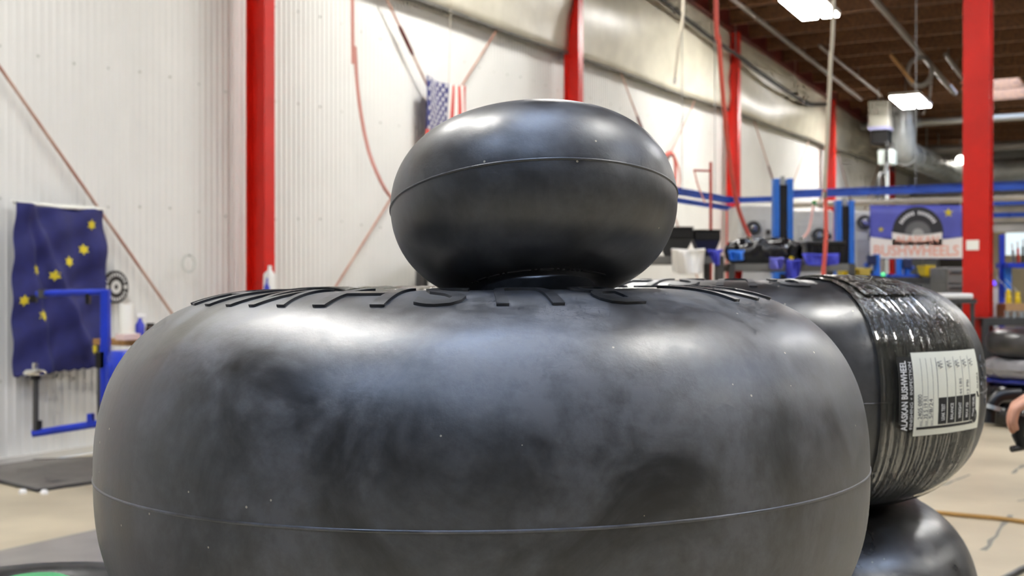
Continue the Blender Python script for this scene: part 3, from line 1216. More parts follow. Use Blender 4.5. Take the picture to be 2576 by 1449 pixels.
USB = mat('flag_blue', (0.25, 0.26, 0.47), 0.75)
USR = mat('flag_red', (0.80, 0.30, 0.27), 0.75)
USW = mat('flag_white', (0.93, 0.92, 0.90), 0.75)


def wob(u, v):
    return 0.025 * math.sin(6 * v + 1.0) * max(0, u - 0.5)


for k in range(13):
    u0, u1 = k / 13, (k + 1) / 13
    v1 = 0.6 if k < 7 else 1.0

    def fn(a, b, u0=u0, u1=u1, v1=v1):
        u = u0 + (u1 - u0) * a; v = b * v1
        x = (u - 0.5 + wob(u, v)) * fw2
        return (x, fold2(x, v * fh2), v * fh2 - 0.03 * math.sin(PI * u) * v)
    MB().grid(fn, 3, 30).build('stripe', USR if (k % 2 == 0) else USW, us, smooth='all', solid=0.002)


def fn(a, b):
    u = a * 7 / 13; v = 0.6 + 0.4 * b
    x = (u - 0.5 + wob(u, v)) * fw2
    return (x, fold2(x, v * fh2), v * fh2 - 0.03 * math.sin(PI * u) * v)


MB().grid(fn, 20, 14).build('canton', USB, us, smooth='all', solid=0.002)
for r in range(11):
    for c in range(5 if r % 2 else 6):
        pass
for r in range(11):
    n = 5 if r % 2 == 0 else 4
    for c in range(n):
        u = (c + (0.5 if n == 5 else 1.0)) / 5 * 7 / 13
        v = 0.6 + 0.4 * (r + 0.5) / 11
        x = (u - 0.5) * fw2
        poly_on_cloth('white_star', USW, us, star_poly(x, v * fh2 - 0.03 * math.sin(PI * u) * v, 0.027), fold2, 0.005)
tb('flag_cord', CORDW, us, [(0.05, 0, fh2 - 0.02), (0.09, 0, fh2 + 0.9)], 0.004, 6)

# round sign with ring lettering
p = onwall(292, 722, 0.03)
rs = thing('round_sign', 'small round black sign with pale ring lettering beside the starred flag', 'sign', p, WA)
RD = 0.118


def disc(r, y0, y1, n=40):
    return MB().prism([(r * math.cos(2 * PI * k / n), r * math.sin(2 * PI * k / n)) for k in range(n)], y0, y1)


disc(RD, 0, 0.012).build('sign_disc', mat('sign_black', (0.16, 0.15, 0.14), 0.5), rs)


def ringp(r0, r1, y0, y1, m, name, parent, n=40, a0=0, a1=2 * PI, c=(0, 0)):
    vs = []
    for k in range(n + 1):
        g = a0 + (a1 - a0) * k / n
        for r, y in ((r0, y0), (r1, y0), (r1, y1), (r0, y1)):
            vs.append((c[0] + r * math.cos(g), y, c[1] + r * math.sin(g)))
    fs = []
    for k in range(n):
        for e in range(4):
            f = (e + 1) % 4
            fs.append((4 * k + e, 4 * k + f, 4 * k + 4 + f, 4 * k + 4 + e))
    fs += [(0, 1, 2, 3), (4 * n + 3, 4 * n + 2, 4 * n + 1, 4 * n)]
    return MB().add(vs, fs).build(name, m, parent)


ringp(0.018, 0.048, -0.003, 0.0, LGREY, 'sign_hub', rs)
for k in range(9):
    g = rad(155 - k * 16)
    ringp(RD * 0.66, RD * 0.86, -0.003, 0.0, WHITEP, 'ring_letter', rs, 3, g - 0.055, g + 0.055)
for k in range(9):
    g = rad(-155 + k * 16)
    ringp(RD * 0.66, RD * 0.86, -0.003, 0.0, WHITEP, 'ring_letter', rs, 3, g - 0.055, g + 0.055)
for sx in (-1, 1):
    ringp(0, 0.018, -0.003, 0.0, LGREY, 'sign_dot', rs, 14, c=(sx * RD * 0.74, 0))
# faint ring on the wall
p = onwall(471, 663, 0.02)
th = thing('wall_ring', 'faint grey ring hanging on the white wall left of the red column', 'ring', p, WA)
ringp(0.055, 0.075, -0.02, -0.008, mat('ring_grey', (0.80, 0.81, 0.79), 0.5), 'ring_band', th)
bx('ring_pin', GREYP, th, (0, -0.01, 0.06), (0.012, 0.03, 0.012))

# ================================================================== LEFT SIDE: TIRE MACHINE, BENCH
DM = 7.2
p = at(262, 900, DM)
tm = thing('tire_machine', 'blue tire mounting machine with swing arm in front of the starred flag', 'machine', (p.x, DM, 0), 0)


def L_(x, y, d=DM):
    q_ = at(x, y, d)
    return Vector((q_.x - p.x, q_.y - DM, q_.z))


ztop = L_(262, 728).z
bx('machine_post', BLUE, tm, (0.008, 0, (ztop + 0.3) / 2), (0.045, 0.06, ztop - 0.3), 0.004)
bx('machine_body', BLUE, tm, (0.33, 0.1, 0.38), (0.56, 0.5, 0.76), 0.03)
MB().lathe([(0, 0), (0.10, 0), (0.12, 0.03), (0.12, 0.22), (0.10, 0.25), (0, 0.25)], 24, (0.16, -0.05, 0.56)).build('cylinder_cover', BLUE, tm, smooth=True)
arm = tb('swing_arm', BLUE, tm, [L_(92, 741), L_(110, 738), L_(262, 734)], 0.02, 10)
bx('arm_clamp', DGREY, arm, L_(107, 739), (0.03, 0.06, 0.05))
bx('arm_knob', BLACKP, arm, L_(85, 752), (0.035, 0.035, 0.04))
bx('arm_bracket', BLACKP, arm, L_(222, 752), (0.02, 0.04, 0.06))
la = tb('lower_arm', BLUE, tm, [L_(82, 1091), L_(230, 1068), L_(280, 1062)], 0.022, 10)
bx('arm_lug', BLUE, la, L_(228, 1056), (0.03, 0.05, 0.07))
tb('spindle', DGREY, tm, [L_(89, 1098), L_(90, 945)], 0.017, 12)
tb('spindle_grip', BLACKP, tm, [L_(97, 1085), L_(98, 1058)], 0.018, 10)
tb('spindle_collar', BLACKP, tm, [L_(89, 955), L_(89, 940)], 0.03, 12)
c = L_(88, 937)
MB().lathe([(0, -0.012), (0.062, -0.012), (0.066, 0.0), (0.05, 0.016), (0.016, 0.02), (0.016, 0.05), (0.01, 0.056), (0, 0.056)], 28, c).build('clamp_disc', CHROME, tm, smooth=True)
bx('post_bracket', BLACKP, tm, L_(255, 905), (0.05, 0.06, 0.09))

# bench by the wall with towel roll and small things
DB = 8.2
c = at(345, 852, DB)
bt = thing('work_bench', 'low timber-topped bench behind the blue tire machine', 'bench', (c.x, DB, 0), WA)
zt_ = c.z
bx('bench_top', TIMBER, bt, (0.30, 0, zt_ - 0.02), (0.9, 0.5, 0.04), 0.004)
for sx in (-0.10, 0.70):
    for sy in (-0.21, 0.21):
        bx('leg', DGREY, bt, (sx, sy, (zt_ - 0.04) / 2), (0.05, 0.05, zt_ - 0.04))
bx('bench_rail', DGREY, bt, (0.30, -0.21, 0.25), (0.8, 0.03, 0.05))
q_ = at(318, 838, DB - 0.05)
tr = thing('towel_roll', 'white paper towel roll standing on the timber bench', 'towel roll', (q_.x, DB - 0.05, zt_))
MB().lathe([(0.02, 0.002), (0.045, 0.002), (0.046, 0.23), (0.02, 0.23)], 24).build('paper', PAPER, tr, smooth=True)
MB().lathe([(0.016, 0.0), (0.02, 0.0), (0.02, 0.232), (0.016, 0.232)], 16).build('core', CARD, tr, smooth=True)
q_ = at(322, 845, DB - 0.2)
pb = thing('tissue_carton', 'flat pale pink carton beside the towel roll', 'carton', (q_.x, DB - 0.2, zt_), WA)
bx('carton_body', mat('pale_pink_card', (0.88, 0.78, 0.76), 0.7), pb, (0, 0, 0.02), (0.14, 0.08, 0.04), 0.003)
bx('carton_flap', PAPER, pb, (0, 0, 0.042), (0.10, 0.05, 0.003))
q_ = at(346, 830, DB)
bo = thing('spray_bottle', 'blue spray bottle with a white head on the timber bench', 'bottle', (q_.x + 0.01, DB + 0.02, zt_))
MB().lathe([(0, 0), (0.028, 0), (0.03, 0.02), (0.03, 0.09), (0.012, 0.12), (0.012, 0.135), (0, 0.135)], 18).build('bottle_body', CLOTHB, bo, smooth=True)
bx('spray_head', WHITEP, bo, (0.012, 0, 0.15), (0.06, 0.022, 0.03), 0.004)
th = thing('dark_jar', 'squat dark brown jar beside the blue spray bottle', 'jar', (q_.x + 0.07, DB + 0.05, zt_))
MB().lathe([(0, 0), (0.03, 0), (0.032, 0.07), (0.024, 0.08), (0, 0.08)], 18).build('jar_body', mat('brown_glass', (0.22, 0.15, 0.10), 0.25), th, smooth=True)
MB().lathe([(0.027, 0.08), (0.027, 0.10), (0, 0.10)], 18).build('jar_lid', BLACKP, th, smooth=True)

# rolled plastic sheeting standing against the first column
q_ = at(679, 730, 9.9)
ps = thing('sheeting_roll', 'crumpled white and blue plastic sheeting standing by the red column', 'plastic sheeting', (q_.x, 9.9, 0))


def crumple(r0, r1, z0, z1, seed, n=20, m=14):
    rnd = random.Random(seed)
    ph = [rnd.uniform(0, 6) for _ in range(6)]

    def fn(u, v):
        a = 2 * PI * u
        r = (r0 + (r1 - r0) * v) * (1 + 0.16 * math.sin(3 * a + ph[0] + 5 * v) + 0.12 * math.sin(13 * v + ph[1] + a) + 0.08 * math.sin(5 * a - 9 * v + ph[2]))
        if v > 0.97: r *= 0.35
        return (r * math.cos(a), r * math.sin(a), z0 + (z1 - z0) * v)
    return MB().grid(fn, n, m)


z_ = at(679, 668, 9.9).z
crumple(0.06, 0.042, 0.0, z_, 1, 24, 40).build('white_sheet', WHITEP, ps, smooth='all')
crumple(0.046, 0.02, 0.0, z_ - 0.10, 5, 20, 36).build('blue_sheet', CLOTHB, ps, smooth='all').location = (-0.012, -0.045, 0)

# floor mat by the wall and two white cups at its corner
MATM = mat('rubber_mat_grey', (0.47, 0.45, 0.43), 0.7, noise=0.08, nscale=8)
pts = [onfloor(95, 1239), onfloor(400, 1192), onfloor(300, 1152), onfloor(-180, 1172)]
o = sum(pts, Vector()) / 4
vs = [Vector((a.x - o.x, a.y - o.y, z)) for z in (0.0, 0.012) for a in pts]
th = thing('floor_mat', 'dark grey rubber mat on the concrete below the starred flag', 'mat', (o.x, o.y, 0))
MB().add(vs, [(3, 2, 1, 0), (4, 5, 6, 7), (0, 1, 5, 4), (1, 2, 6, 5), (2, 3, 7, 6), (3, 0, 4, 7)]).build('mat_sheet', MATM, th)
ep = [Vector((a.x - o.x, a.y - o.y, 0.012)) for a in pts]
MB().tube(ep, 0.010, 6, closed=True).build('mat_edge', DGREY, th)
for k, (x, y) in enumerate(((65, 1238), (119, 1240))):
    q_ = onfloor(x, y)
    th = thing('floor_anchor', ('shiny white floor anchor cap at the mat corner, nearer the blue flag edge', 'shiny white floor anchor cap at the mat corner, nearer the tires')[k], 'anchor', (q_.x, q_.y - 0.05, 0), group='anchor caps by the floor mat')
    MB().lathe([(0, 0), (0.022, 0), (0.024, 0.01), (0.016, 0.024), (0, 0.028)], 16).build('cap', WHITEP, th, smooth=True)

# ================================================================== HANGING HOSES AND CABLES
def hose(name, label, cat, pts, r, m, ends=None, n=8, group=None):
    pts = spline(pts)
    o = Vector(pts[-1])
    th = thing(name, label, cat, o, 0, group)
    tb('hose_line', m, th, [p_ - o for p_ in pts], r, n)
    u = (pts[-1] - pts[-4]).normalized()
    tb('coupling', CHROME, th, [Vector((0, 0, 0)) - u * 0.01, u * 0.05], r * 1.35, 10)
    return th


def topped(x, y, d):
    """a point straight up at the roof above a sighted point"""
    q_ = at(x, y, d)
    return Vector((q_.x, q_.y, ceil_z(tq(q_)[0]) - 0.02))


hose('air_hose', 'faded red air hose curving down in front of the white wall behind the tires', 'hose',
     [topped(884, 0, 6.6), at(887, 0, 6.6), at(893, 120, 6.6), at(903, 250, 6.6), at(925, 370, 6.6), at(955, 450, 6.6), at(985, 497, 6.7), at(1040, 540, 7.2), at(1130, 575, 8.8), onwall(1300, 560, 0.3), onwall(1330, 545, -0.03)], 0.0095, HOSEP)
hose('air_hose', 'bright red air hose dropping past the maroon beam to the bagged tire', 'hose',
     [topped(1798, 0, 9.6), at(1801, 0, 9.6), at(1808, 100, 9.7), at(1817, 220, 9.9), at(1830, 360, 10.3), at(1842, 450, 10.8), at(1856, 520, 11.3), at(1874, 570, 11.6), at(1886, 594, 11.7)], 0.019, HOSER)
hose('hanging_conduit', 'long pale grey conduit hanging from the roof beside the paired LED light', 'conduit',
     [topped(2098, 0, 11.0), at(2096, 0, 11.0), at(2089, 160, 11.0), at(2082, 320, 11.0), at(2074, 485, 11.0)], 0.018, CORDW)
hose('drop_cord', 'pale cord hanging from the roof in front of the insulation sheets', 'cord',
     [topped(1722, 0, 12.5), at(1719, 0, 12.5), at(1708, 100, 12.5), at(1697, 200, 12.5)], 0.016, CORDW)
hose('air_hose', 'red air hose hanging from the pale conduit in front of the black crate', 'hose',
     [at(2074, 478, 11.0), at(2077, 520, 11.0), at(2078, 580, 11.0), at(2075, 640, 11.0), at(2070, 705, 11.0), at(2069, 760, 11.0)], 0.019, HOSER)
hose('air_hose', 'short red air hose slanting from the green valve to the bagged tire', 'hose',
     [at(2047, 517, 15.3), at(2045, 520, 14.4), at(2040, 555, 13.7), at(2032, 584, 13.1), at(2018, 601, 12.4)], 0.014, HOSEP)
vl = thing('green_valve', 'green air valve on the pale overhead pipe', 'valve', at(2048, 512, 15.3))
MB().lathe([(0, -0.03), (0.025, -0.03), (0.03, 0), (0.025, 0.03), (0, 0.03)], 14).build('valve_body', GREENP, vl, smooth=True)
bx('valve_lever', YEL, vl, (0.03, 0, 0.035), (0.09, 0.018, 0.01))
pts = spline([onwall(x, y, 0.30) for x, y in ((1560, -70), (1665, 0), (1725, 48), (1790, 97), (1850, 137), (1900, 175), (1960, 217), (2000, 243), (2032, 262), (2085, 262))])
o = pts[0]
th = thing('cable_run', 'black cable bundle drooping along the insulation under the maroon beam', 'cable', o)
tb('cable', mat('cable_black', (0.16, 0.16, 0.155), 0.5), th, [q_ - o for q_ in pts], 0.033, 8)
for k in (8, 32, 56):
    q_ = pts[k]
    tb('cable_tie', STEEL, th, [q_ - o, Vector((q_.x, q_.y, ceil_z(tq(q_)[0]))) - o], 0.006, 6)

# roof conduits and pipes
def roof_pipe(label, a, b, drop, r, m=STEEL, ext=0.0):
    A, B = onceil(*a, drop), onceil(*b, drop)
    if ext:
        A = A + (A - B) * ext
    th = thing('roof_pipe', label, 'pipe', A, 0, 'pipes under the roof')
    tb('pipe', m, th, [Vector(), B - A], r, 10)
    for f in (0.15, 0.6):
        q_ = A.lerp(B, f)
        tb('pipe_hanger', m, th, [q_ - A, Vector((q_.x, q_.y, ceil_z(tq(q_)[0]) + 0.0)) - A], 0.008, 6)
    return th


PIPEG = mat('dull_pipe', (0.50, 0.48, 0.46), 0.4, 0.3)
roof_pipe('dull grey roof conduit running along the joists nearest the maroon beam', (1845, 0), (2165, 250), 0.35, 0.035, PIPEG, 0.3)
roof_pipe('dull grey roof pipe running past the coiled cable', (2200, 0), (2402, 236), 0.35, 0.045, PIPEG, 0.4)
roof_pipe('short dull grey roof pipe beside the free-standing column', (2378, 138), (2424, 200), 0.35, 0.035, PIPEG)
roof_pipe('thin dull grey roof conduit between the two LED lights', (2060, 115), (2215, 240), 0.3, 0.025, PIPEG)
A = onceil(2165, 318, 0.45); B = onceil(2420, 296, 0.45)
d_ = (B - A); d_ = -Nv
ln = 11.0
th = thing('sprinkler_pipe', 'pale sprinkler main crossing under the roof past the unit heater', 'pipe', A, 0, 'pipes under the roof')
tb('pipe', mat('pale_pipe', (0.62, 0.61, 0.57), 0.4, 0.2), th, [Vector(), d_ * ln], 0.075, 12)
for k in range(4):
    q_ = A + d_ * (1.2 + 2.4 * k)
    tb('pipe_hanger', STEEL, th, [q_ - A, Vector((q_.x, q_.y, ceil_z(tq(q_)[0]))) - A], 0.01, 6)
    tb('pipe_joint', STEEL, th, [q_ - A - d_ * 0.06, q_ - A + d_ * 0.06], 0.09, 12)
A2 = A + Dv * 2.2 + Vector((0, 0, -0.35))
th = thing('crossing_main', 'dark second main crossing beyond the pale sprinkler main', 'pipe', A2, 0, 'pipes under the roof')
tb('pipe', PIPEG, th, [Vector(), d_ * 13], 0.10, 12)
# coiled cable under the roof
q_ = onceil(2313, 180, 0.75)
cc = thing('coiled_cable', 'coil of grey cable hung under the roof above the second LED light', 'cable', q_, 0)
vd = Vector((q_.x, q_.y, 0)).normalized(); rt = Vector((vd.y, -vd.x, 0))
for k in range(3):
    rr = 0.17 + 0.015 * k
    MB().tube([rt * rr * math.cos(g * PI / 16) + Vector((0, 0, rr * 1.25 * math.sin(g * PI / 16))) + vd * 0.02 * k for g in range(32)], 0.02, 8, closed=True).build('cable_loop', PIPEG, cc, smooth='all')
tb('cable_tail', PIPEG, cc, [rt * 0.18 + Vector((0, 0, -0.1)), rt * 0.16 + Vector((0, 0, -0.4)), rt * 0.05 + Vector((0, 0, -0.7))], 0.018, 8)
tb('cable_lead', TIMBER, cc, [rt * -0.10 + Vector((0, 0, -0.18)), rt * -0.45 + Vector((0, 0, 0.3))], 0.03, 8)

# ================================================================== UNIT HEATER AND DUCT
dU = 25.0
q_ = at(2215, 292, dU)
uh_ = thing('unit_heater', 'pale grey unit heater hung under the roof near the wall', 'heater', (q_.x, q_.y, q_.z), WA)
bx('heater_box', mat('heater_grey', (0.55, 0.54, 0.50), 0.5), uh_, (0, 0, 0.03), (0.42, 0.40, 0.52), 0.02)
bx('heater_grille', mat('heater_violet', (0.50, 0.50, 0.62), 0.5), uh_, (0, 0, -0.26), (0.42, 0.40, 0.06))
bx('heater_fan', BLACKP, uh_, (0.05, 0, -0.42), (0.36, 0.34, 0.26))
for sx in (-0.18, 0.18):
    tb('heater_rod', STEEL, uh_, [(sx, 0, 0.28), (sx, 0, ceil_z(tq(q_)[0]) - q_.z)], 0.012, 6)
q2 = at(2232, 397, dU)
fb = thing('filter_box', 'pale green-grey filter box on a steel pole below the unit heater', 'filter box', (q2.x, q2.y, 0), WA)
bx('box_body', mat('pale_green_grey', (0.66, 0.70, 0.68), 0.45), fb, (0, 0, q2.z), (0.36, 0.3, 0.30), 0.02)
for sx in (-0.2, 0.2):
    bx('box_strut', BLACKP, fb, (sx * 1.2, -0.05, q2.z + 0.02), (0.05, 0.05, 0.55), rz=0.3)
tb('box_pole', STEEL, fb, [(-0.05, 0, 0), (-0.05, 0, q2.z - 0.15)], 0.045, 12)
pts = spline([Vector((-0.2, -0.05, q2.z - 0.1)), Vector((-0.5, -0.05, q2.z - 0.35)), Vector((-0.9, -0.05, q2.z - 0.42)), Vector((-1.0, -0.05, q2.z - 0.9))])
tb('box_hose', DGREY, fb, pts, 0.035, 8)
# round duct along the wall, then across the far end
D1 = at(2275, 385, 26.2)
D2 = at(2428, 447, 31.0)
zd = D1.z
D2 = Vector((D1.x, D1.y, zd)) + Dv * 4.6
dr = 0.27
dth = thing('air_duct', 'large round galvanised duct running along the wall and across the far end', 'duct', D1)
tb('duct_run', STEEL, dth, [Vector(), D2 - D1], dr, 24)
tb('duct_riser', STEEL, dth, spline([Vector((0, 0, 0)) + Dv * 0.1, Dv * -0.12 + Vector((0, 0, 0.12)), Dv * -0.22 + Vector((0, 0, 0.45)), Dv * -0.22 + Vector((0, 0, 1.3))]), dr * 0.98, 24)
E1 = D2 + Dv * 0.5 - Nv * 0.5
E2 = E1 - Nv * 10
tb('duct_elbow', STEEL, dth, spline([D2 - D1, D2 + Dv * 0.35 - Nv * 0.15 - D1, E1 - D1]), dr * 1.01, 24)
tb('duct_run', STEEL, dth, [E1 - D1, E2 - D1], dr, 24)
for k in range(1, 6):
    c_ = (D2 - D1) * (k / 6)
    tb('duct_band', STEEL, dth, [c_ - Dv * 0.02, c_ + Dv * 0.02], dr + 0.012, 24)
for k in range(1, 7):
    c_ = E1 - D1 - Nv * (k * 1.4)
    tb('duct_band', STEEL, dth, [c_ - Nv * 0.02, c_ + Nv * 0.02], dr + 0.012, 24)
for k in range(3):
    c_ = (D2 - D1) * (0.2 + 0.3 * k)
    tb('duct_hanger', STEEL, dth, [c_ + Vector((0, 0, dr)), c_ + Vector((0, 0, ceil_z(tq(D1 + c_)[0]) - zd))], 0.01, 6)
# bulb lamp near the free-standing column
q_ = at(2416, 403, 30.0)
th = thing('globe_lamp', 'round glowing globe lamp hanging in front of the duct', 'lamp', q_)
MB().lathe([(0, -0.11), (0.06, -0.095), (0.10, -0.05), (0.112, 0), (0.10, 0.05), (0.06, 0.095), (0, 0.11)], 20).build('globe', mat('globe_glow', (1, 1, 1), 0.4, emit=(1.0, 0.97, 0.92), estr=4.0), th, smooth='all')
tb('lamp_stem', STEEL, th, [(0, 0, 0.1), (0, 0, ceil_z(tq(q_)[0]) - q_.z - 0.06)], 0.02, 8)
# far wall panels
FD = mat('dark_doorway_paint', (0.20, 0.18, 0.15), 0.6)
FG = mat('grey_door_panel', (0.55, 0.56, 0.57), 0.5)
def far_panel(name, kind, m, q0, q1, z0, z1, th_=0.06):
    c_ = (W(TEND - 0.03, q0, 0) + W(TEND - 0.03, q1, 0)) / 2
    o = bx(name, m, None, (0, 0, 0), (th_, abs(q1 - q0), z1 - z0))
    o.location = (c_.x, c_.y, (z0 + z1) / 2)
    o.rotation_euler = (0, 0, WA)
    return tag(o, kind='structure')
far_panel('door_1', 0, FG, -0.05, 0.28, 0, 3.2)
far_panel('trim_2', 0, FG, 0.30, 0.62, 0, 3.2)
far_panel('door_2', 0, FD, 0.70, 1.55, 0, 3.3)
far_panel('trim_3', 0, BEIGE, 1.6, 9.0, 0, 2.6)
far_panel('window_9', 0, mat('far_window', (0.85, 0.9, 0.92), 0.3, emit=(0.85, 0.92, 0.95), estr=0.35), 2.3, 3.3, 1.92, 2.48, 0.09)

# ================================================================== OVERHEAD RAILS
ZR = 2.26
def rail(asm, name, a, dirv, ln, m, r=None, box=None, z=None, hang=True):
    """one straight rail of an assembly, in the assembly's own frame"""
    z = ZR if z is None else z
    A = Vector((a[0], a[1], z))
    o = asm.location
    rz = math.atan2(dirv.y, dirv.x)
    if box:
        pt = bx(name, m, asm, (ln / 2, 0, 0), (ln, box[0], box[1]), 0.004)
        bx('rail_flange', m, pt, (ln / 2, 0, box[1] / 2), (ln, box[0] * 1.8, 0.012))
    else:
        pt = tb(name, m, asm, [(0, 0, 0), (ln, 0, 0)], r, 12)
    pt.location = A - o
    pt.rotation_euler = (0, 0, rz)
    n = max(2, int(ln / 2.5))
    for k in range(n if hang else 0):
        x = ln * (k + 0.5) / n
        hp = A + dirv * x
        tb('rail_hanger', STEEL, pt, [(x, 0, 0), (x, 0, ceil_z(tq(hp)[0]) - z - 0.02)], 0.006, 6)
    return pt


def dz_(y, z):       # depth of a sighted point of known height
    return F * (z - H) / (HZ - y)


cor = at(1836, 505, dz_(505, ZR))
asm = thing('wall_rail', 'paired blue overhead rails along the wall above the black bins', 'rail', (cor.x, cor.y, ZR))
rail(asm, 'blue_rail', cor - Dv * 2.2, Dv, 2.2, BLUER, box=(0.05, 0.07))
c2 = at(1834, 525, dz_(525, ZR - 0.1))
rail(asm, 'thin_rail', c2 - Dv * 2.0, Dv, 2.0, BLUER, box=(0.04, 0.05), z=ZR - 0.1, hang=False)
rail(asm, 'cross_rail', cor, -Nv, 0.75, BLUER, box=(0.05, 0.06), hang=False)
c3 = at(1992, 489, dz_(489, ZR + 0.05))
asm = thing('crane_rail', 'long blue overhead rail with a pale pipe below, crossing above the banner', 'rail', (c3.x, c3.y, ZR))
rail(asm, 'blue_rail', c3, -Nv, 9.0, BLUER, box=(0.06, 0.09), z=ZR + 0.05)
c4 = at(1990, 516, dz_(516, ZR - 0.08))
tag(rail(asm, 'pale_pipe', c4, -Nv, 9.0, CORDW, r=0.035, z=ZR - 0.08, hang=False), 'pale pipe slung below the blue rail')
a0_ = at(2440, 513, 15.4)
asm = thing('slat_rack', 'hanging rack of alternating blue and pale slats beyond the free-standing column', 'rack', a0_)
for k, (y, m, hh) in enumerate(((513, BLUER, 0.06), (533, CORDW, 0.05), (544, BLUER, 0.05), (556, CORDW, 0.05), (577, LGREY, 0.08))):
    a_ = at(2440, y, 15.4)
    rail(asm, 'slat', a_, -Nv, 4.0, m, box=(0.05, hh), z=a_.z, hang=(k == 0))
for f in (0.3, 3.7):
    q_ = a0_ - Nv * f
    zb_ = at(2440, 577, 15.4).z
    tb('slat_upright', STEEL, asm, [Vector((q_.x, q_.y, zb_)) - a0_, Vector((q_.x, q_.y, a0_.z)) - a0_], 0.014, 8)

# ================================================================== RACKS, PRESSES, CLUTTER ALONG THE WALL
def rack(label, xl, xr, d, ytop, group=None, m=GREYP):
    A = at(xl, ytop, d)
    B = at(xr, ytop, d)
    ln = B.x - A.x
    z = A.z
    th = thing('storage_rack', label, 'rack', ((A.x + B.x) / 2, d + 0.4, 0), 0, group)
    for sx in (-1, 1):
        for sy in (-0.4, 0.4):
            bx('upright', DGREY, th, (sx * (ln / 2 - 0.03), sy, z / 2), (0.06, 0.05, z))
    for sy in (-0.4, 0.4):
        bx('rack_beam', m, th, (0, sy, z - 0.035), (ln, 0.04, 0.07))
        bx('rack_beam', m, th, (0, sy, 0.55), (ln, 0.04, 0.07))
    bx('shelf_board', m, th, (0, 0, z - 0.008), (ln, 0.82, 0.016))
    bx('shelf_board', m, th, (0, 0, 0.59), (ln, 0.82, 0.016))
    return th, z


r1, zr1 = rack('grey steel storage rack carrying the black bins behind the small tire', 1046, 1820, 11.6, 644)
r2, zr2 = rack('grey steel storage rack carrying the bagged tire and black bin', 1832, 2150, 11.8, 663)

# tapered black bins
def bin_(label, xl, xr, yt, yb, d, m, lip=True):
    A, B = at(xl, yt, d), at(xr, yb, d)
    w_, h_ = B.x - A.x, A.z - B.z
    th = thing('moulding_bin', label, 'bin', ((A.x + B.x) / 2, d + w_ / 2, B.z), 0)
    bx('bin_body', m, th, (0, 0, h_ * 0.30), (w_ * 0.96, w_, h_ * 0.6), taper=0.55)
    bx('bin_rim', BLACKP, th, (0, 0, h_ * 0.78), (w_, w_ * 1.05, h_ * 0.38), 0.01)
    bx('bin_lid', BLACKP, th, (0, 0, h_ * 0.985), (w_ * 1.03, w_ * 1.08, h_ * 0.05), 0.004)
    return th


bin_('dark grey tapered bin with a black rim, closest to the small tire', 1660, 1744, 571, 644, 11.7, DGREY)
bin_('navy tapered bin with a black rim, beside the red pipe stand', 1746, 1813, 578, 644, 11.75, mat('navy_plastic', (0.09, 0.11, 0.25), 0.45))
A, B = at(2030, 606, 12.0), at(2128, 663, 12.0)
bk = thing('black_crate', 'large square black crate on the rack beside the bagged tire', 'crate', ((A.x + B.x) / 2, 12.25, zr2), 0)
hc = A.z - zr2
bx('crate_body', BLACKP, bk, (0, 0, hc * 0.42), (B.x - A.x - 0.03, 0.5, hc * 0.84), 0.01, taper=0.94)
bx('crate_rim', BLACKP, bk, (0, 0, hc * 0.9), (B.x - A.x, 0.54, hc * 0.18), 0.01)
for k in range(5):
    bx('crate_rib', BLACKP, bk, (-0.14 + 0.07 * k, -0.262, hc * 0.45), (0.012, 0.012, hc * 0.7))

# bagged tire: a torus in a crumpled black bag
A, B = at(1835, 640, 12.0), at(2028, 640, 12.0)
bw = (B.x - A.x) / 2
bgt = thing('bagged_tire', 'tire in a crumpled shiny black bag lying on the rack', 'bagged tire', ((A.x + B.x) / 2, 12.2, zr2), 0)
hb = at(1900, 604, 12.0).z - zr2
rnd = random.Random(5)
ph = [rnd.uniform(0, 6) for _ in range(8)]


def fn(u, v):
    a = 2 * PI * u
    g = PI * (v - 0.5)
    r = bw * (0.55 + 0.45 * max(0, math.cos(g)) ** 0.6) if v < 0.999 else 0.001
    if v > 0.86: r *= max(0.0, (1 - v) / 0.14) ** 0.5
    n_ = 1 + 0.05 * math.sin(7 * a + ph[0]) + 0.04 * math.sin(11 * a + 6 * v + ph[1]) + 0.03 * math.sin(19 * a - 8 * v + ph[2])
    z = hb * 0.5 * (1 + math.sin(g)) * (1 + 0.10 * math.sin(6 * a + ph[3]) + 0.06 * math.sin(13 * a + ph[4]))
    return (r * n_ * math.cos(a), 0.85 * r * n_ * math.sin(a) * 0.5, max(0.0, z))


MB().grid(fn, 72, 22).build('bag', BLACKB, bgt, smooth='all')
tb('bag_tie', YEL, bgt, [(bw * 0.62, -bw * 0.38, 0.02), (bw * 0.66, -bw * 0.40, 0.07)], 0.02, 8)

# hanging sheets and cloths
def drape(name, label, cat, m, x0, x1, y0, y1, d, seed, part='cloth', tri=False):
    A, B = at(x0, y0, d), at(x1, y1, d)
    th = thing(name, label, cat, ((A.x + B.x) / 2, d, B.z), 0)
    w_, h_ = B.x - A.x, A.z - B.z
    rnd = random.Random(seed)
    p1, p2 = rnd.uniform(0, 6), rnd.uniform(0, 6)

    def fn(u, v):
        sh = (0.25 + 0.75 * v) if tri else (0.86 + 0.14 * v ** 0.5)
        x = (u - 0.5) * w_ * sh + (w_ * 0.1 * (1 - v) if tri else 0)
        rd = 0.10 * h_ * (abs(2 * u - 1) ** 3) * (1 - v)
        return (x, 0.035 * math.sin(7 * u + p1 + 2 * v) + 0.02 * math.sin(15 * u + p2), v * h_ + rd - 0.06 * h_ * math.sin(PI * u) * v)
    MB().grid(fn, 24, 16).build(part, m, th, smooth='all', solid=0.006)
    tb('fold_edge', m, th, [(-w_ / 2, 0.0, h_), (0, 0, h_ * 0.95), (w_ / 2, 0, h_)], 0.014, 6)
    return th


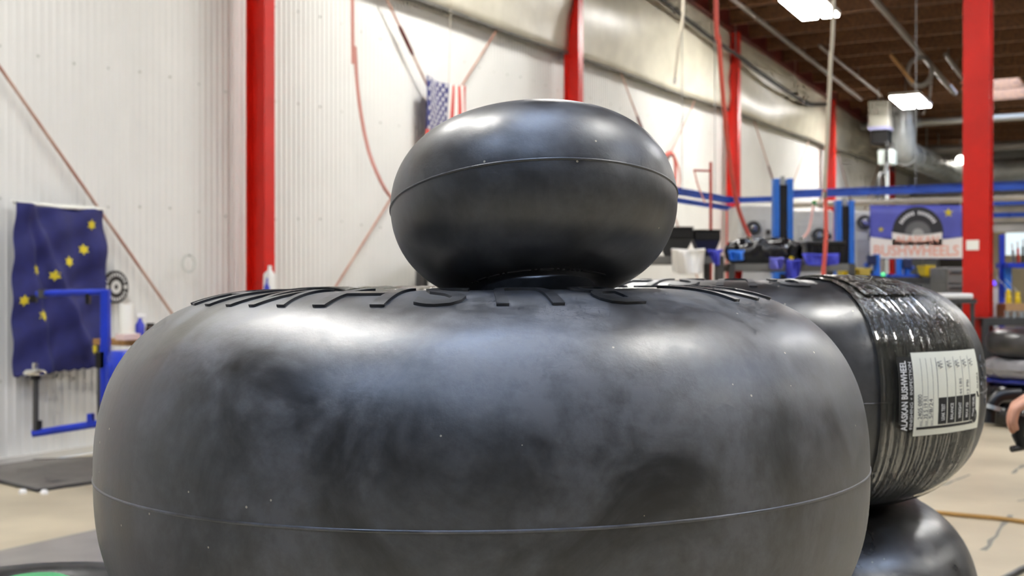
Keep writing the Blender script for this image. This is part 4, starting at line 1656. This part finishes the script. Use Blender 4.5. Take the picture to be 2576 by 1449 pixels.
drape('plastic_sheet', 'white translucent plastic sheet draped over the rack edge below the bins', 'plastic sheet', WHITEP, 1689, 1774, 628, 690, 11.5, 1, 'sheet')
drape('blue_rag', 'small bright blue rag hanging from the rack beside the white sheet', 'rag', CLOTHB, 1780, 1818, 630, 668, 11.5, 2, tri=True)
drape('blue_rag', 'pale violet-blue rag hanging from the rack under the bagged tire', 'rag', mat('pale_violet_cloth', (0.42, 0.43, 0.80), 0.6), 1936, 1971, 650, 678, 11.7, 3)
drape('blue_rag', 'deep blue rag hanging low from the rack near the yellow bag tie', 'rag', CLOTHB, 1978, 2014, 655, 700, 11.7, 4)
drape('blue_tarp', 'crumpled blue tarp bunched below the black crate', 'tarp', CLOTHB, 2018, 2112, 640, 668, 11.7, 5)
drape('blue_rag', 'blue rag on the rack end by the wall column', 'rag', BLUEP, 1832, 1872, 632, 656, 11.6, 6)
drape('red_cloth', 'red cloth hanging under the rack by the wall column', 'cloth', RED, 1842, 1866, 672, 712, 11.9, 7)

# red pipe stand with side arm, and red hose loop on the wall
q_ = at(1788, 600, 12.95)
st = thing('pipe_stand', 'thin rusty red pipe stand with a side arm behind the black bins', 'stand', (q_.x, 12.95, 0))
zt_ = at(1788, 408, 12.95).z
tb('stand_pole', mat('rust_red', (0.66, 0.25, 0.20), 0.5), st, [(0, 0, 0), (0, 0, zt_)], 0.016, 10)
tb('stand_arm', _mats['rust_red'], st, [(0, 0, zt_ - 0.09), (-0.18, 0, zt_ - 0.085)], 0.011, 8)
tb('stand_hose', HOSEP, st, spline([(-0.17, 0, zt_ - 0.09), (-0.13, 0, zt_ - 0.25), (-0.06, 0, zt_ - 0.42)]), 0.009, 6)
MB().lathe([(0, 0), (0.2, 0), (0.2, 0.02), (0.02, 0.03)], 20).build('stand_foot', DGREY, st)
q_ = onwall(1692, 392, 0.12)
hl = thing('hose_loop', 'red hose looped over a wall hook beside the small tire', 'hose', q_)
pts = [onwall(x, y, 0.12) - q_ for x, y in ((1697, 470), (1699, 420), (1694, 392), (1684, 384), (1674, 392))]
tb('hose_line', HOSER, hl, spline(pts), 0.022, 8)
pts = [onwall(x, y, 0.10) - q_ for x, y in ((1699, 400), (1708, 425), (1710, 455), (1704, 480), (1695, 490))]
tb('hose_line', HOSEP, hl, spline(pts), 0.014, 8)
tb('hose_hook', DGREY, hl, [Vector((0, 0, 0)), Nv * 0.17], 0.012, 6)

# grey press cabinets with round gauges
def press(label, xl, xr, yt, d, gauge, group='grey press cabinets'):
    A, B = at(xl, yt, d), at(xr, yt, d)
    w_ = B.x - A.x
    th = thing('press_cabinet', label, 'cabinet', ((A.x + B.x) / 2, d + 0.35, 0), 0, group)
    bx('cabinet_body', LGREY, th, (0, 0, A.z / 2), (w_, 0.7, A.z), 0.03)
    bx('cabinet_door', mat('door_grey', (0.78, 0.78, 0.76), 0.4), th, (-w_ * 0.05, -0.355, A.z * 0.62), (w_ * 0.7, 0.02, A.z * 0.6), 0.005)
    g = at(gauge[0], gauge[1], d)
    gx, gz = g.x - (A.x + B.x) / 2, g.z
    o = MB().lathe([(0, 0), (0.075, 0), (0.085, 0.02), (0.085, 0.05), (0, 0.05)], 20).build('gauge_drum', DGREY, th, smooth=True)
    o.location = (gx, -0.36, gz); o.rotation_euler = (PI / 2, 0, 0)
    f_ = MB().lathe([(0, 0.05), (0.05, 0.05), (0.04, 0.07), (0, 0.075)], 20).build('gauge_face', CHROME, o, smooth=True)
    for k in range(3):
        bx('control_knob', DGREY, th, (w_ * 0.36, -0.37, A.z * (0.85 - 0.1 * k)), (0.05, 0.04, 0.06), 0.006)
    return th


press('light grey press cabinet between the wall column and the first blue post', 1856, 1944, 515, 14.3, (1893, 575))
press('light grey press cabinet between the two blue press posts', 1996, 2098, 528, 14.6, (2058, 592))
press('light grey press cabinet beside the blue-violet banner', 2148, 2196, 530, 14.6, (2172, 560))


def post(label, xl, xr, yt, d, yb=None):
    A, B = at(xl, yt, d), at(xr, yt, d)
    w_ = B.x - A.x
    z = A.z
    th = thing('press_post', label, 'post', ((A.x + B.x) / 2, d, 0), 0, 'blue press posts')
    for sx in (-1, 1):
        bx('post_channel', BLUEP, th, (sx * w_ * 0.35, 0, z / 2), (w_ * 0.30, 0.14, z), 0.006)
    bx('bellows', BLACKP, th, (0, 0.0, z * 0.485), (w_ * 0.42, 0.09, z * 0.97))
    bx('post_head', STEEL, th, (0, 0, z - 0.02), (w_ * 0.2, 0.05, 0.10))
    bx('post_foot', BLUEP, th, (0, 0, 0.02), (w_ * 1.5, 0.3, 0.04))
    bx('post_tie', BLUEP, th, (0, 0.02, 1.35), (w_ * 1.02, 0.16, 0.10))
    return th


post('tall bright blue press post with black centre strip behind the bagged tire', 1944, 1992, 450, 13.6)
post('second bright blue press post with black centre strip behind the black crate', 2101, 2146, 505, 13.9)

# yellow trays, blue parts and a grey cabinet in the middle distance
def tray(label, x0, x1, y0, y1, d, m=YEL):
    A, B = at(x0, y0, d), at(x1, y1, d)
    w_, h_ = B.x - A.x, A.z - B.z
    th = thing('parts_tray', label, 'tray', ((A.x + B.x) / 2, d, B.z), 0, 'plastic parts trays')
    bx('tray_body', m, th, (0, 0, h_ / 2), (w_, 0.25, h_), 0.01, taper=0.9)
    bx('tray_rim', m, th, (0, 0, h_ - 0.008), (w_ * 1.05, 0.27, 0.016), 0.004)
    n_ = 3
    for k in range(n_):
        bx('tray_rib', m, th, (w_ * (k - 1) * 0.3, -0.128, h_ * 0.5), (0.01, 0.012, h_ * 0.8))
    return th


bn, zbn = rack('dark low parts bench holding the yellow trays', 2090, 2440, 12.9, 697, m=DGREY)
tray('yellow parts tray on the dark bench, closest to the red hose', 2112, 2148, 674, 697, 13.0)
tray('pale yellow parts tray next to the closest yellow tray', 2152, 2182, 675, 697, 13.0, mat('pale_yellow', (0.88, 0.80, 0.42), 0.5))
tray('upright yellow parts tray beside the blue clamp stand', 2316, 2342, 668, 697, 13.1)
tray('flat pale yellow tray beside the grey cabinet', 2346, 2374, 680, 697, 13.1, mat('pale_yellow', (0.88, 0.80, 0.42), 0.5))


def clampstand(label, x, y0, y1, d, lean):
    A, B = at(x, y0, d), at(x, y1, d)
    th = thing('clamp_stand', label, 'clamp', (A.x, d, B.z), 0, 'blue clamp stands on the parts bench')
    h_ = A.z - B.z
    tb('clamp_post', BLUEP, th, [(0, 0, 0), (0, 0, h_)], 0.035, 10)
    tb('clamp_arm', BLUER, th, [(0, 0, h_ * 0.95), (lean, 0, h_ * 0.45)], 0.028, 10)
    bx('clamp_head', mat('dark_navy_steel', (0.12, 0.17, 0.32), 0.4), th, (lean * 0.5, -0.02, h_ * 0.75), (0.09, 0.08, 0.10), 0.01)
    bx('clamp_foot', BLUER, th, (0, 0, 0.015), (0.2, 0.18, 0.03))
    return th


clampstand('blue clamp stand leaning under the banner edge', 2205, 640, 697, 13.1, -0.12)
clampstand('blue clamp stand below the banner lettering', 2262, 652, 697, 13.0, 0.14)
clampstand('blue clamp stand with dark head beside the upright yellow tray', 2282, 650, 697, 13.2, -0.1)
q_ = at(2218, 697, 12.9)
th = thing('green_lamp', 'tiny green glowing indicator lamp on the parts bench', 'lamp', (q_.x, 12.85, zbn))
MB().lathe([(0, 0), (0.025, 0), (0.025, 0.012), (0, 0.012)], 14).build('lamp_base', DGREY, th, smooth=True)
MB().lathe([(0.02, 0.012), (0.022, 0.03), (0.012, 0.045), (0, 0.048)], 14).build('lamp_dome', mat('green_glow', (0.4, 0.8, 0.55), 0.3, emit=(0.3, 0.8, 0.5), estr=0.6), th, smooth='all')
A, B = at(2384, 672, 12.2), at(2442, 672, 12.2)
gc = thing('tool_cabinet', 'grey drawer cabinet beside the free-standing red column', 'cabinet', ((A.x + B.x) / 2, 12.48, 0))
wq = B.x - A.x
bx('cabinet_body', GREYP, gc, (0, 0, A.z / 2), (wq, 0.5, A.z), 0.01)
for k in range(6):
    dw = bx('drawer', GREYP, gc, (0, -0.255, A.z - 0.09 - k * 0.15), (wq * 0.92, 0.02, 0.13), 0.004)
    bx('drawer_pull', DGREY, dw, (0, -0.27, A.z - 0.05 - k * 0.15), (wq * 0.7, 0.02, 0.015))
q_ = at(2420, 752, 11.2)
cn = thing('parts_cart', 'low dark cart with white pads behind the wrapped tire', 'cart', (q_.x - 0.10, 11.25, 0))
bx('cart_top', DGREY, cn, (0, 0, q_.z - 0.02), (0.36, 0.4, 0.04))
for sx in (-0.15, 0.15):
    for sy in (-0.17, 0.17):
        bx('leg', DGREY, cn, (sx, sy, (q_.z - 0.04) / 2), (0.03, 0.03, q_.z - 0.04))
bx('white_pad', WHITEP, cn, (0.02, -0.05, q_.z + 0.025), (0.28, 0.25, 0.05), 0.015)

# ---- banner
A, B = at(2188, 516, 14.0), at(2420, 652, 14.0)
bnr = thing('logo_banner', 'blue-violet banner with a tire picture and coral lettering on white', 'banner', ((A.x + B.x) / 2, 14.0, B.z), 0)
bw_, bh_ = B.x - A.x, A.z - B.z
BV = mat('banner_violet', (0.36, 0.38, 0.76), 0.5, noise=0.12, nscale=4)


def bfold(x, z):
    return 0.0


MB().grid(lambda u, v: ((u - 0.5) * bw_, bfold((u - 0.5) * bw_, 0), v * bh_), 30, 6).build('banner_sheet', BV, bnr, smooth='all', solid=0.003)


def bflat(name, m, poly, d):
    return poly_on_cloth(name, m, bnr, poly, bfold, d)


cxb, czb = 0.02, bh_ * 0.50
rr = bh_ * 0.47
circ = lambda r, n=36, cx=cxb, cz=czb: [(cx + r * math.cos(2 * PI * k / n), cz + r * math.sin(2 * PI * k / n)) for k in range(n)]
bflat('tire_picture', mat('picture_black', (0.17, 0.17, 0.18), 0.5), circ(rr), 0.006)
bflat('rim_picture', mat('picture_grey', (0.42, 0.42, 0.42), 0.5), circ(rr * 0.52, 36, cxb, czb - rr * 0.08), 0.009)
bflat('hub_picture', mat('picture_pale', (0.66, 0.66, 0.64), 0.5), circ(rr * 0.24, 24, cxb, czb - rr * 0.1), 0.012)
for k in range(14):
    g = rad(150 - k * 9)
    c_ = (cxb + rr * 0.76 * math.cos(g), czb + rr * 0.76 * math.sin(g))
    u_ = (math.cos(g), math.sin(g)); v_ = (-math.sin(g), math.cos(g))
    if k == 6: continue
    bflat('tire_lettering', WHT, [(c_[0] + a * u_[0] + b * v_[0], c_[1] + a * u_[1] + b * v_[1]) for a, b in ((-0.02, -0.010), (0.02, -0.010), (0.02, 0.010), (-0.02, 0.010))], 0.009)
bflat('gold_star', GOLD, star_poly(bw_ * 0.35, bh_ * 0.86, 0.055), 0.007)
bflat('gold_star', GOLD, star_poly(-bw_ * 0.38, bh_ * 0.55, 0.035), 0.007)
# white lettering panel with arched top
top = [(-0.5 + k / 16, 0.30 - 0.07 * math.cos((k / 16 - 0.5) * PI) + 0.03) for k in range(17)]
bflat('letter_panel', mat('banner_white', (0.96, 0.93, 0.90), 0.5), [(x * bw_ * 1.0, z * bh_ * 1.25) for x, z in top] + [(bw_ * 0.5, 0.01), (-bw_ * 0.5, 0.01)], 0.013)
top = [(-0.27 + 0.54 * k / 10, 0.50 - 0.06 * math.cos((k / 10 - 0.5) * PI)) for k in range(11)]
bflat('letter_panel', _mats['banner_white'], [(x * bw_ + 0.01, z * bh_) for x, z in top] + [(bw_ * 0.28, bh_ * 0.26), (-bw_ * 0.26, bh_ * 0.26)], 0.013)
for s, x0, z0, hh, wd in (('ALASKAN', -bw_ * 0.23, bh_ * 0.30, bh_ * 0.13, bw_ * 0.47), ('BUSHWHEELS', -bw_ * 0.46, bh_ * 0.06, bh_ * 0.20, bw_ * 0.92)):
    o = warped_text('banner_lettering', s, REDINK, bnr, lambda a, b, h: Vector((x0 + a, bfold(x0 + a, 0) - 0.016, z0 + b)), hh, bold=0.015, width=wd, step=0.05)
    del o['tw']
for sx in (-1, 1):
    tb('banner_tie', CORDW, bnr, [(sx * bw_ * 0.48, 0, bh_), (sx * bw_ * 0.48, 0, bh_ + 0.12)], 0.006, 6)

# ================================================================== RIGHT EDGE
# blue shelf frame with tools beyond the red column
dR = 12.4
A = at(2520, 590, dR); B = at(2640, 590, dR)
bf = thing('tool_stand', 'blue steel frame with a tool shelf beyond the free-standing column', 'frame', (A.x, dR, 0))
bx('frame_post', BLUE, bf, (0, 0, A.z / 2), (0.045, 0.05, A.z), 0.004)
bx('frame_post', BLUE, bf, (B.x - A.x, 0, A.z / 2), (0.045, 0.05, A.z), 0.004)
zs = at(2540, 668, dR).z
bx('frame_shelf', BLUE, bf, ((B.x - A.x) / 2, 0, zs), (B.x - A.x, 0.3, 0.05))
bx('frame_bracket', BLUEP, bf, (0.04, -0.04, zs - 0.14), (0.06, 0.06, 0.24))
tools = ['grey', 'red', 'dark', 'red', 'grey']
for k in range(5):
    x = A.x + 0.10 + 0.045 * k
    th = thing('hand_tool', ['grey-handled screwdriver standing at the post end of the blue tool shelf', 'red-handled pliers standing second on the blue tool shelf', 'black-handled file standing in the middle of the blue tool shelf',
                             'red-handled awl standing next to the black file on the tool shelf', 'grey steel punch standing at the open end of the blue tool shelf'][k], 'tool', (x, dR - 0.05, zs + 0.028), 0, 'hand tools on the blue shelf')
    tb('handle', [GREYP, RED, BLACKP, RED, STEEL][k], th, [(0, 0, 0), (0.006 * (k - 2), 0, 0.12 + 0.02 * (k % 3))], 0.014, 8)
    tb('shank', CHROME, th, [(0.006 * (k - 2), 0, 0.12 + 0.02 * (k % 3)), (0.01 * (k - 2), 0, 0.19 + 0.02 * (k % 3))], 0.006, 6)
A = at(2505, 722, 12.6)
wm = thing('white_drum', 'white plastic drum standing below the blue tool frame', 'drum', (A.x, 12.6, 0))
MB().lathe([(0, 0), (0.085, 0), (0.09, 0.03), (0.09, A.z - 0.06), (0.075, A.z - 0.02), (0, A.z - 0.02)], 28).build('drum_body', WHITEP, wm, smooth=True)
MB().lathe([(0.05, A.z - 0.02), (0.05, A.z + 0.005), (0, A.z + 0.005)], 20).build('drum_cap', LGREY, wm, smooth=True)
MB().lathe([(0.092, A.z * 0.5), (0.094, A.z * 0.5 + 0.01), (0.092, A.z * 0.5 + 0.02)], 28, caps=False).build('drum_ring', LGREY, wm, smooth=True)
q_ = at(2496, 713, 12.6)
th = thing('violet_lamp', 'small violet-blue glowing lamp beside the white drum', 'lamp', (A.x - 0.03, 12.6, A.z + 0.005))
MB().lathe([(0, 0), (0.03, 0), (0.034, 0.03), (0.02, 0.06), (0, 0.062)], 16).build('lamp_lens', mat('violet_glow', (0.4, 0.3, 0.9), 0.3, emit=(0.40, 0.30, 0.95), estr=0.7), th, smooth='all')
MB().lathe([(0.036, 0.0), (0.036, 0.012), (0.03, 0.012)], 16).build('lamp_ring', DGREY, th)
tbn, ztb = rack('dark steel bench below the blue tool frame', 2470, 2700, 11.3, 800, m=DGREY)
for k, (x, lab) in enumerate(((2537, 'yellow work glove hanging on the blue tool frame, nearest its post'), (2560, 'second yellow work glove hanging on the blue tool frame'))):
    A = at(x, 728 + 6 * k, 11.9); B = at(x, 772, 11.9)
    th = thing('work_glove', lab, 'glove', (A.x, 11.9, B.z), 0, 'yellow gloves on the tool frame')
    h_ = A.z - B.z
    bx('glove_palm', YEL, th, (0, 0, h_ * 0.42), (0.055, 0.025, h_ * 0.5), 0.012)
    for j in range(4):
        tb('glove_finger', YEL, th, [(-0.02 + 0.0135 * j, 0, h_ * 0.2), (-0.022 + 0.015 * j, 0, h_ * 0.02 * (j % 2))], 0.008, 8)
    bx('glove_cuff', YEL, th, (0, 0, h_ * 0.82), (0.042, 0.022, h_ * 0.36), 0.008)
    tb('glove_hook', STEEL, th, [(0, 0, h_), (0, 0.3, h_ + 0.12)], 0.004, 6)
A = at(2548, 800, 11.5)
cb = thing('cardboard_box', 'small cardboard box on the dark bench below the gloves', 'box', (A.x + 0.08, 11.65, ztb))
bx('box_body', CARD, cb, (0, 0, 0.06), (0.26, 0.22, 0.12))
for sx in (-1, 1):
    bx('box_flap', CARD, cb, (sx * 0.07, 0, 0.125), (0.12, 0.2, 0.004))
# pile of grey fittings on that bench
for k in range(7):
    x = 2532 + 9 * k
    q_ = at(x, 800, 11.4)
    th = thing('pipe_fitting', 'grey metal pipe fitting in the row along the dark bench edge', 'fitting', (q_.x, 11.4 + 0.04 * (k % 2), ztb), 0, 'fittings on the dark bench')
    MB().lathe([(0.012, 0), (0.022, 0), (0.022, 0.02), (0.017, 0.024), (0.017, 0.045), (0.022, 0.05), (0.022, 0.06), (0.012, 0.06)], 14).build('fitting_body', STEEL, th, smooth=True)

# stacked tires at the right edge
cx_ = at(2616, 900, 10.6)
zf = 0.0
RT = Tire(0.445, 0.24, 0.15, 2.3, 0.13, 0.06)
z_top = at(2560, 826, 10.3).z
t_ = 0.26
RTop = Tire(0.43, 0.24, t_ / 2, 2.3, 0.13, 0.05)
o1 = tire_thing('balloon_tire', 'bare black balloon tire on top of the bagged stack by the right-hand person', (cx_.x, 10.6, z_top - t_ / 2))
RTop.mesh(RUB3, o1, nseg=80); RTop.seam(RUB3, o1); RTop.beads(RUBL, o1)
zc = z_top - t_


def bagdisc(label, z0, z1, m, seed, r=0.44):
    th = thing('bagged_tire', label, 'bagged tire', (cx_.x, 10.6, z0), 0, 'bagged tires in the right-hand stack')
    rnd = random.Random(seed)
    ph = [rnd.uniform(0, 6) for _ in range(5)]

    def fn(u, v):
        a = 2 * PI * u
        g = PI * (v - 0.5)
        rr_ = r * (0.75 + 0.25 * max(0.0, math.cos(g)) ** 0.6)
        if v > 0.9: rr_ *= max(0.0, (1 - v) / 0.1) ** 0.5
        n_ = 1 + 0.025 * math.sin(9 * a + ph[0]) + 0.02 * math.sin(15 * a + 5 * v + ph[1])
        z = (z1 - z0) * 0.5 * (1 + math.sin(g)) * (1 + 0.04 * math.sin(7 * a + ph[2]))
        return (rr_ * n_ * math.cos(a), rr_ * n_ * math.sin(a), min(z, z1 - z0))
    MB().grid(fn, 72, 16).build('bag', m, th, smooth='all')
    MB().tube([(r * 1.0 * math.cos(2 * PI * k / 48), r * 1.0 * math.sin(2 * PI * k / 48), (z1 - z0) * 0.5) for k in range(48)], 0.012, 6, closed=True).build('bag_seam', m, th, smooth='all')
    return th


GREYB = mat('grey_white_bag', (0.60, 0.60, 0.62), 0.3, noise=0.12, nscale=6, bump=0.5, bscale=9)
BLUEB = mat('blue_bag', (0.05, 0.13, 0.50), 0.3)
zz = [zc, zc - 0.17, zc - 0.21]
rest = zz[2] / 2
bagdisc('tire in a grey-white bag directly under the bare top tire of the stack', zz[1], zz[0], GREYB, 1)
bagdisc('thin blue-bagged tire between the grey bag and the black bags', zz[2], zz[1], BLUEB, 2, 0.435)
bagdisc('upper tire in a shiny black bag in the stack by the right-hand person', rest, zz[2], BLACKB, 3)
bagdisc('lowest tire in a shiny black bag on the floor of that stack', 0.0, rest, BLACKB, 4)

# hoses on the floor
pts = spline([onfloor(x, y, 0.012) for x, y in ((2200, 1278), (2330, 1287), (2432, 1297), (2510, 1304), (2600, 1316), (2800, 1345))])
o = Vector((pts[0].x, pts[0].y, 0.012))
th = thing('floor_hose', 'ochre yellow hose lying across the concrete floor', 'hose', o)
tb('hose_line', HOSEY, th, [q_ - o for q_ in pts], 0.011, 8)
tb('coupling', CHROME, th, [Vector(), (pts[1] - pts[0]).normalized() * -0.06], 0.014, 10)
pts = spline([onfloor(x, y, 0.01) for x, y in ((2440, 1500), (2540, 1450), (2600, 1422), (2720, 1390))])
o = Vector((pts[0].x, pts[0].y, 0.01))
th = thing('floor_hose', 'black rubber hose lying on the floor behind the lower right tire', 'hose', o)
tb('hose_line', BLACKP, th, [q_ - o for q_ in pts], 0.014, 8)
tb('coupling', CHROME, th, [Vector(), (pts[1] - pts[0]).normalized() * -0.06], 0.017, 10)

# ================================================================== PERSON AT THE RIGHT EDGE (mostly out of frame)
SKIN = mat('skin', (0.80, 0.58, 0.47), 0.5, noise=0.06, nscale=30)
JACK = mat('dark_jacket', (0.10, 0.10, 0.115), 0.7, noise=0.15, nscale=12)
TROU = mat('dark_trousers', (0.16, 0.17, 0.21), 0.75)
HAIR = mat('brown_hair', (0.20, 0.14, 0.10), 0.6)
DP = 3.0
HND = at(2562, 1012, DP)          # knuckle of the index finger
PB = Vector((HND.x + 0.62, DP + 0.10, 0))
per = thing('person', 'person in a dark jacket reaching in from the side holding a black tool', 'person', PB, 0)


def skin_obj(name, m, verts, edges, radii, parent, root=0, sub=2):
    me = bpy.data.meshes.new(name)
    me.from_pydata([tuple(v) for v in verts], edges, [])
    o = bpy.data.objects.new(name, me)
    C.objects.link(o)
    o.parent = parent
    md = o.modifiers.new('skin', 'SKIN')
    me.skin_vertices[0].data[root].use_root = True
    for i, r in enumerate(radii):
        me.skin_vertices[0].data[i].radius = (r, r) if not isinstance(r, tuple) else r
    md.use_smooth_shade = True
    s_ = o.modifiers.new('sub', 'SUBSURF')
    s_.levels = sub; s_.render_levels = sub
    me.materials.append(m)
    return o


def P(x, y, z):
    return Vector((x, y, z))


hn = HND - PB                      # hand in person space (left of the body)
# joints: pelvis, waist, chest, neck base, neck, head
V_ = [P(0, 0, 0.96), P(0, 0, 1.12), P(-0.02, 0, 1.38), P(-0.03, -0.01, 1.50), P(-0.05, -0.02, 1.58), P(-0.08, -0.03, 1.65), P(-0.07, -0.03, 1.77)]
R_ = [0.14, 0.13, 0.15, 0.07, 0.055, 0.09, 0.095]
E_ = [(0, 1), (1, 2), (2, 3), (3, 4), (4, 5), (5, 6)]


def chain(start, pts, rs):
    p_ = start
    for q_, r in zip(pts, rs):
        V_.append(q_); R_.append(r); E_.append((p_, len(V_) - 1)); p_ = len(V_) - 1
    return p_


chain(0, [P(-0.02, -0.10, 0.90), P(-0.03, -0.11, 0.50), P(0.0, -0.11, 0.10), P(-0.12, -0.12, 0.045)], [0.09, 0.062, 0.045, 0.04])
chain(0, [P(0.02, 0.10, 0.90), P(0.03, 0.11, 0.50), P(0.05, 0.11, 0.10), P(-0.08, 0.13, 0.045)], [0.09, 0.062, 0.045, 0.04])
# far arm hangs; near arm reaches to the left
chain(2, [P(0.0, 0.21, 1.40), P(0.05, 0.27, 1.12), P(-0.02, 0.27, 0.88), P(-0.05, 0.26, 0.80)], [0.055, 0.043, 0.03, 0.035])
wr_ = hn + P(0.085, 0.01, 0.02)
ar = chain(2, [P(-0.02, -0.19, 1.40), P(0.0, -0.22, 1.12), wr_ + P(0.10, -0.02, 0.03), wr_, hn + P(0.045, 0.0, 0.008)], [0.055, 0.043, 0.034, 0.027, 0.032])
pal = ar
# four fingers curling down, then the thumb from the side of the palm
for k in range(4):
    oy = -0.030 + 0.020 * k
    ln = (0.034, 0.038, 0.036, 0.028)[k]
    b_ = hn + P(0.008 + 0.004 * k, oy, 0.002)
    chain(pal, [b_, b_ + P(-ln * 0.75, -0.002, -ln * 0.45), b_ + P(-ln * 0.95, -0.002, -ln * 1.35), b_ + P(-ln * 0.70, 0, -ln * 2.0)], [0.0115, 0.0105, 0.0095, 0.008])
th_b = hn + P(0.05, -0.045, -0.012)
chain(pal, [th_b, th_b + P(-0.022, -0.010, -0.025), th_b + P(-0.040, -0.004, -0.048)], [0.0135, 0.0115, 0.009])
skin_obj('body', SKIN, V_, E_, R_, per)
# clothes as a thicker shell over trunk, arms and legs
Vj = [P(0, 0, 0.88), P(0, 0, 1.10), P(-0.02, 0, 1.36), P(-0.03, -0.01, 1.51), P(0, 0, 0.80)]
Rj = [0.19, 0.18, 0.19, 0.085, 0.185]
Ej = [(0, 1), (1, 2), (2, 3), (0, 4)]
V_, R_, E_ = Vj, Rj, Ej
chain(2, [P(0.0, 0.21, 1.40), P(0.05, 0.27, 1.12), P(-0.015, 0.27, 0.90)], [0.07, 0.058, 0.045])
chain(2, [P(-0.02, -0.19, 1.40), P(0.0, -0.22, 1.12), wr_ + P(0.10, -0.02, 0.03), wr_ + P(0.03, -0.005, 0.008)], [0.07, 0.058, 0.046, 0.038])
skin_obj('jacket', JACK, V_, E_, R_, per)
V_, R_, E_ = [P(0, 0, 0.94), P(0, 0, 1.04)], [0.15, 0.14], [(0, 1)]
chain(0, [P(-0.02, -0.10, 0.88), P(-0.03, -0.11, 0.50), P(0.0, -0.11, 0.10)], [0.105, 0.075, 0.06])
chain(0, [P(0.02, 0.10, 0.88), P(0.03, 0.11, 0.50), P(0.05, 0.11, 0.10)], [0.105, 0.075, 0.06])
skin_obj('trousers', TROU, V_, E_, R_, per)
for sy, x0 in ((-0.12, -0.06), (0.12, -0.02)):
    MB().grid(lambda u, v: (x0 + 0.14 * math.cos(2 * PI * u) * (0.3 + 0.7 * math.sin(PI * v) ** 0.5) if 0 < v < 1 else x0, sy + 0.05 * math.sin(2 * PI * u) * math.sin(PI * v) ** 0.4 if 0 < v < 1 else sy, 0.10 * v), 20, 8).build('shoe', BLACKP, per, smooth='all')
MB().grid(lambda u, v: (-0.055 + (0.03 if math.cos(2 * PI * u) < 0 else 0.0) * v + 0.108 * math.sin(PI * v * 0.56) * math.cos(2 * PI * u), -0.03 + 0.098 * math.sin(PI * v * 0.56) * math.sin(2 * PI * u), 1.715 + 0.13 * math.cos(PI * v * 0.56) - (0.05 * v if math.cos(2 * PI * u) > 0.2 else 0.0)), 28, 12).build('hair', HAIR, per, smooth='all')
# face: eyes, nose, mouth, ears (looking towards the tires)
fc = P(-0.072, -0.03, 1.70)
for sy in (-0.033, 0.033):
    MB().lathe([(0, -0.011), (0.008, -0.008), (0.011, 0), (0.008, 0.008), (0, 0.011)], 12, fc + P(-0.078, sy, 0.005)).build('eye', WHITEP, per, smooth='all')
MB().tube([fc + P(-0.080, 0, 0.0), fc + P(-0.105, 0, -0.03)], [0.009, 0.014], 10).build('nose', SKIN, per, smooth='all')
MB().tube([fc + P(-0.080, -0.022, -0.058), fc + P(-0.088, 0, -0.06), fc + P(-0.080, 0.022, -0.058)], 0.006, 8).build('mouth', mat('lip', (0.68, 0.38, 0.34), 0.5), per, smooth='all')
for sy in (-0.088, 0.088):
    MB().lathe([(0, -0.03), (0.014, -0.015), (0.017, 0.008), (0.01, 0.028), (0, 0.032)], 12, fc + P(0.01, sy, -0.01)).build('ear', SKIN, per, smooth='all')
# black tool held in the hand
tl = thing('pistol_grip_tool', 'black pistol-grip air tool held in the reaching hand', 'tool', HND + Vector((-0.005, 0.0, -0.045)))
tb('tool_grip', BLACKP, tl, [(0.012, 0.0, 0.012), (0.004, 0.0, -0.035), (0.016, 0, -0.06)], [0.014, 0.015, 0.013], 12)
tb('tool_barrel', BLACKP, tl, spline([(0.03, 0.045, 0.06), (-0.018, 0.05, 0.055), (-0.04, 0.05, 0.03), (-0.048, 0.045, -0.01)]), 0.015, 12)
tb('tool_ring', STEEL, tl, [(-0.040, 0.034, 0.034), (-0.043, 0.034, 0.024)], 0.017, 12)
tb('tool_tail', BLACKP, tl, [(0.02, 0.0, -0.062), (-0.015, -0.01, -0.066)], 0.008, 10)
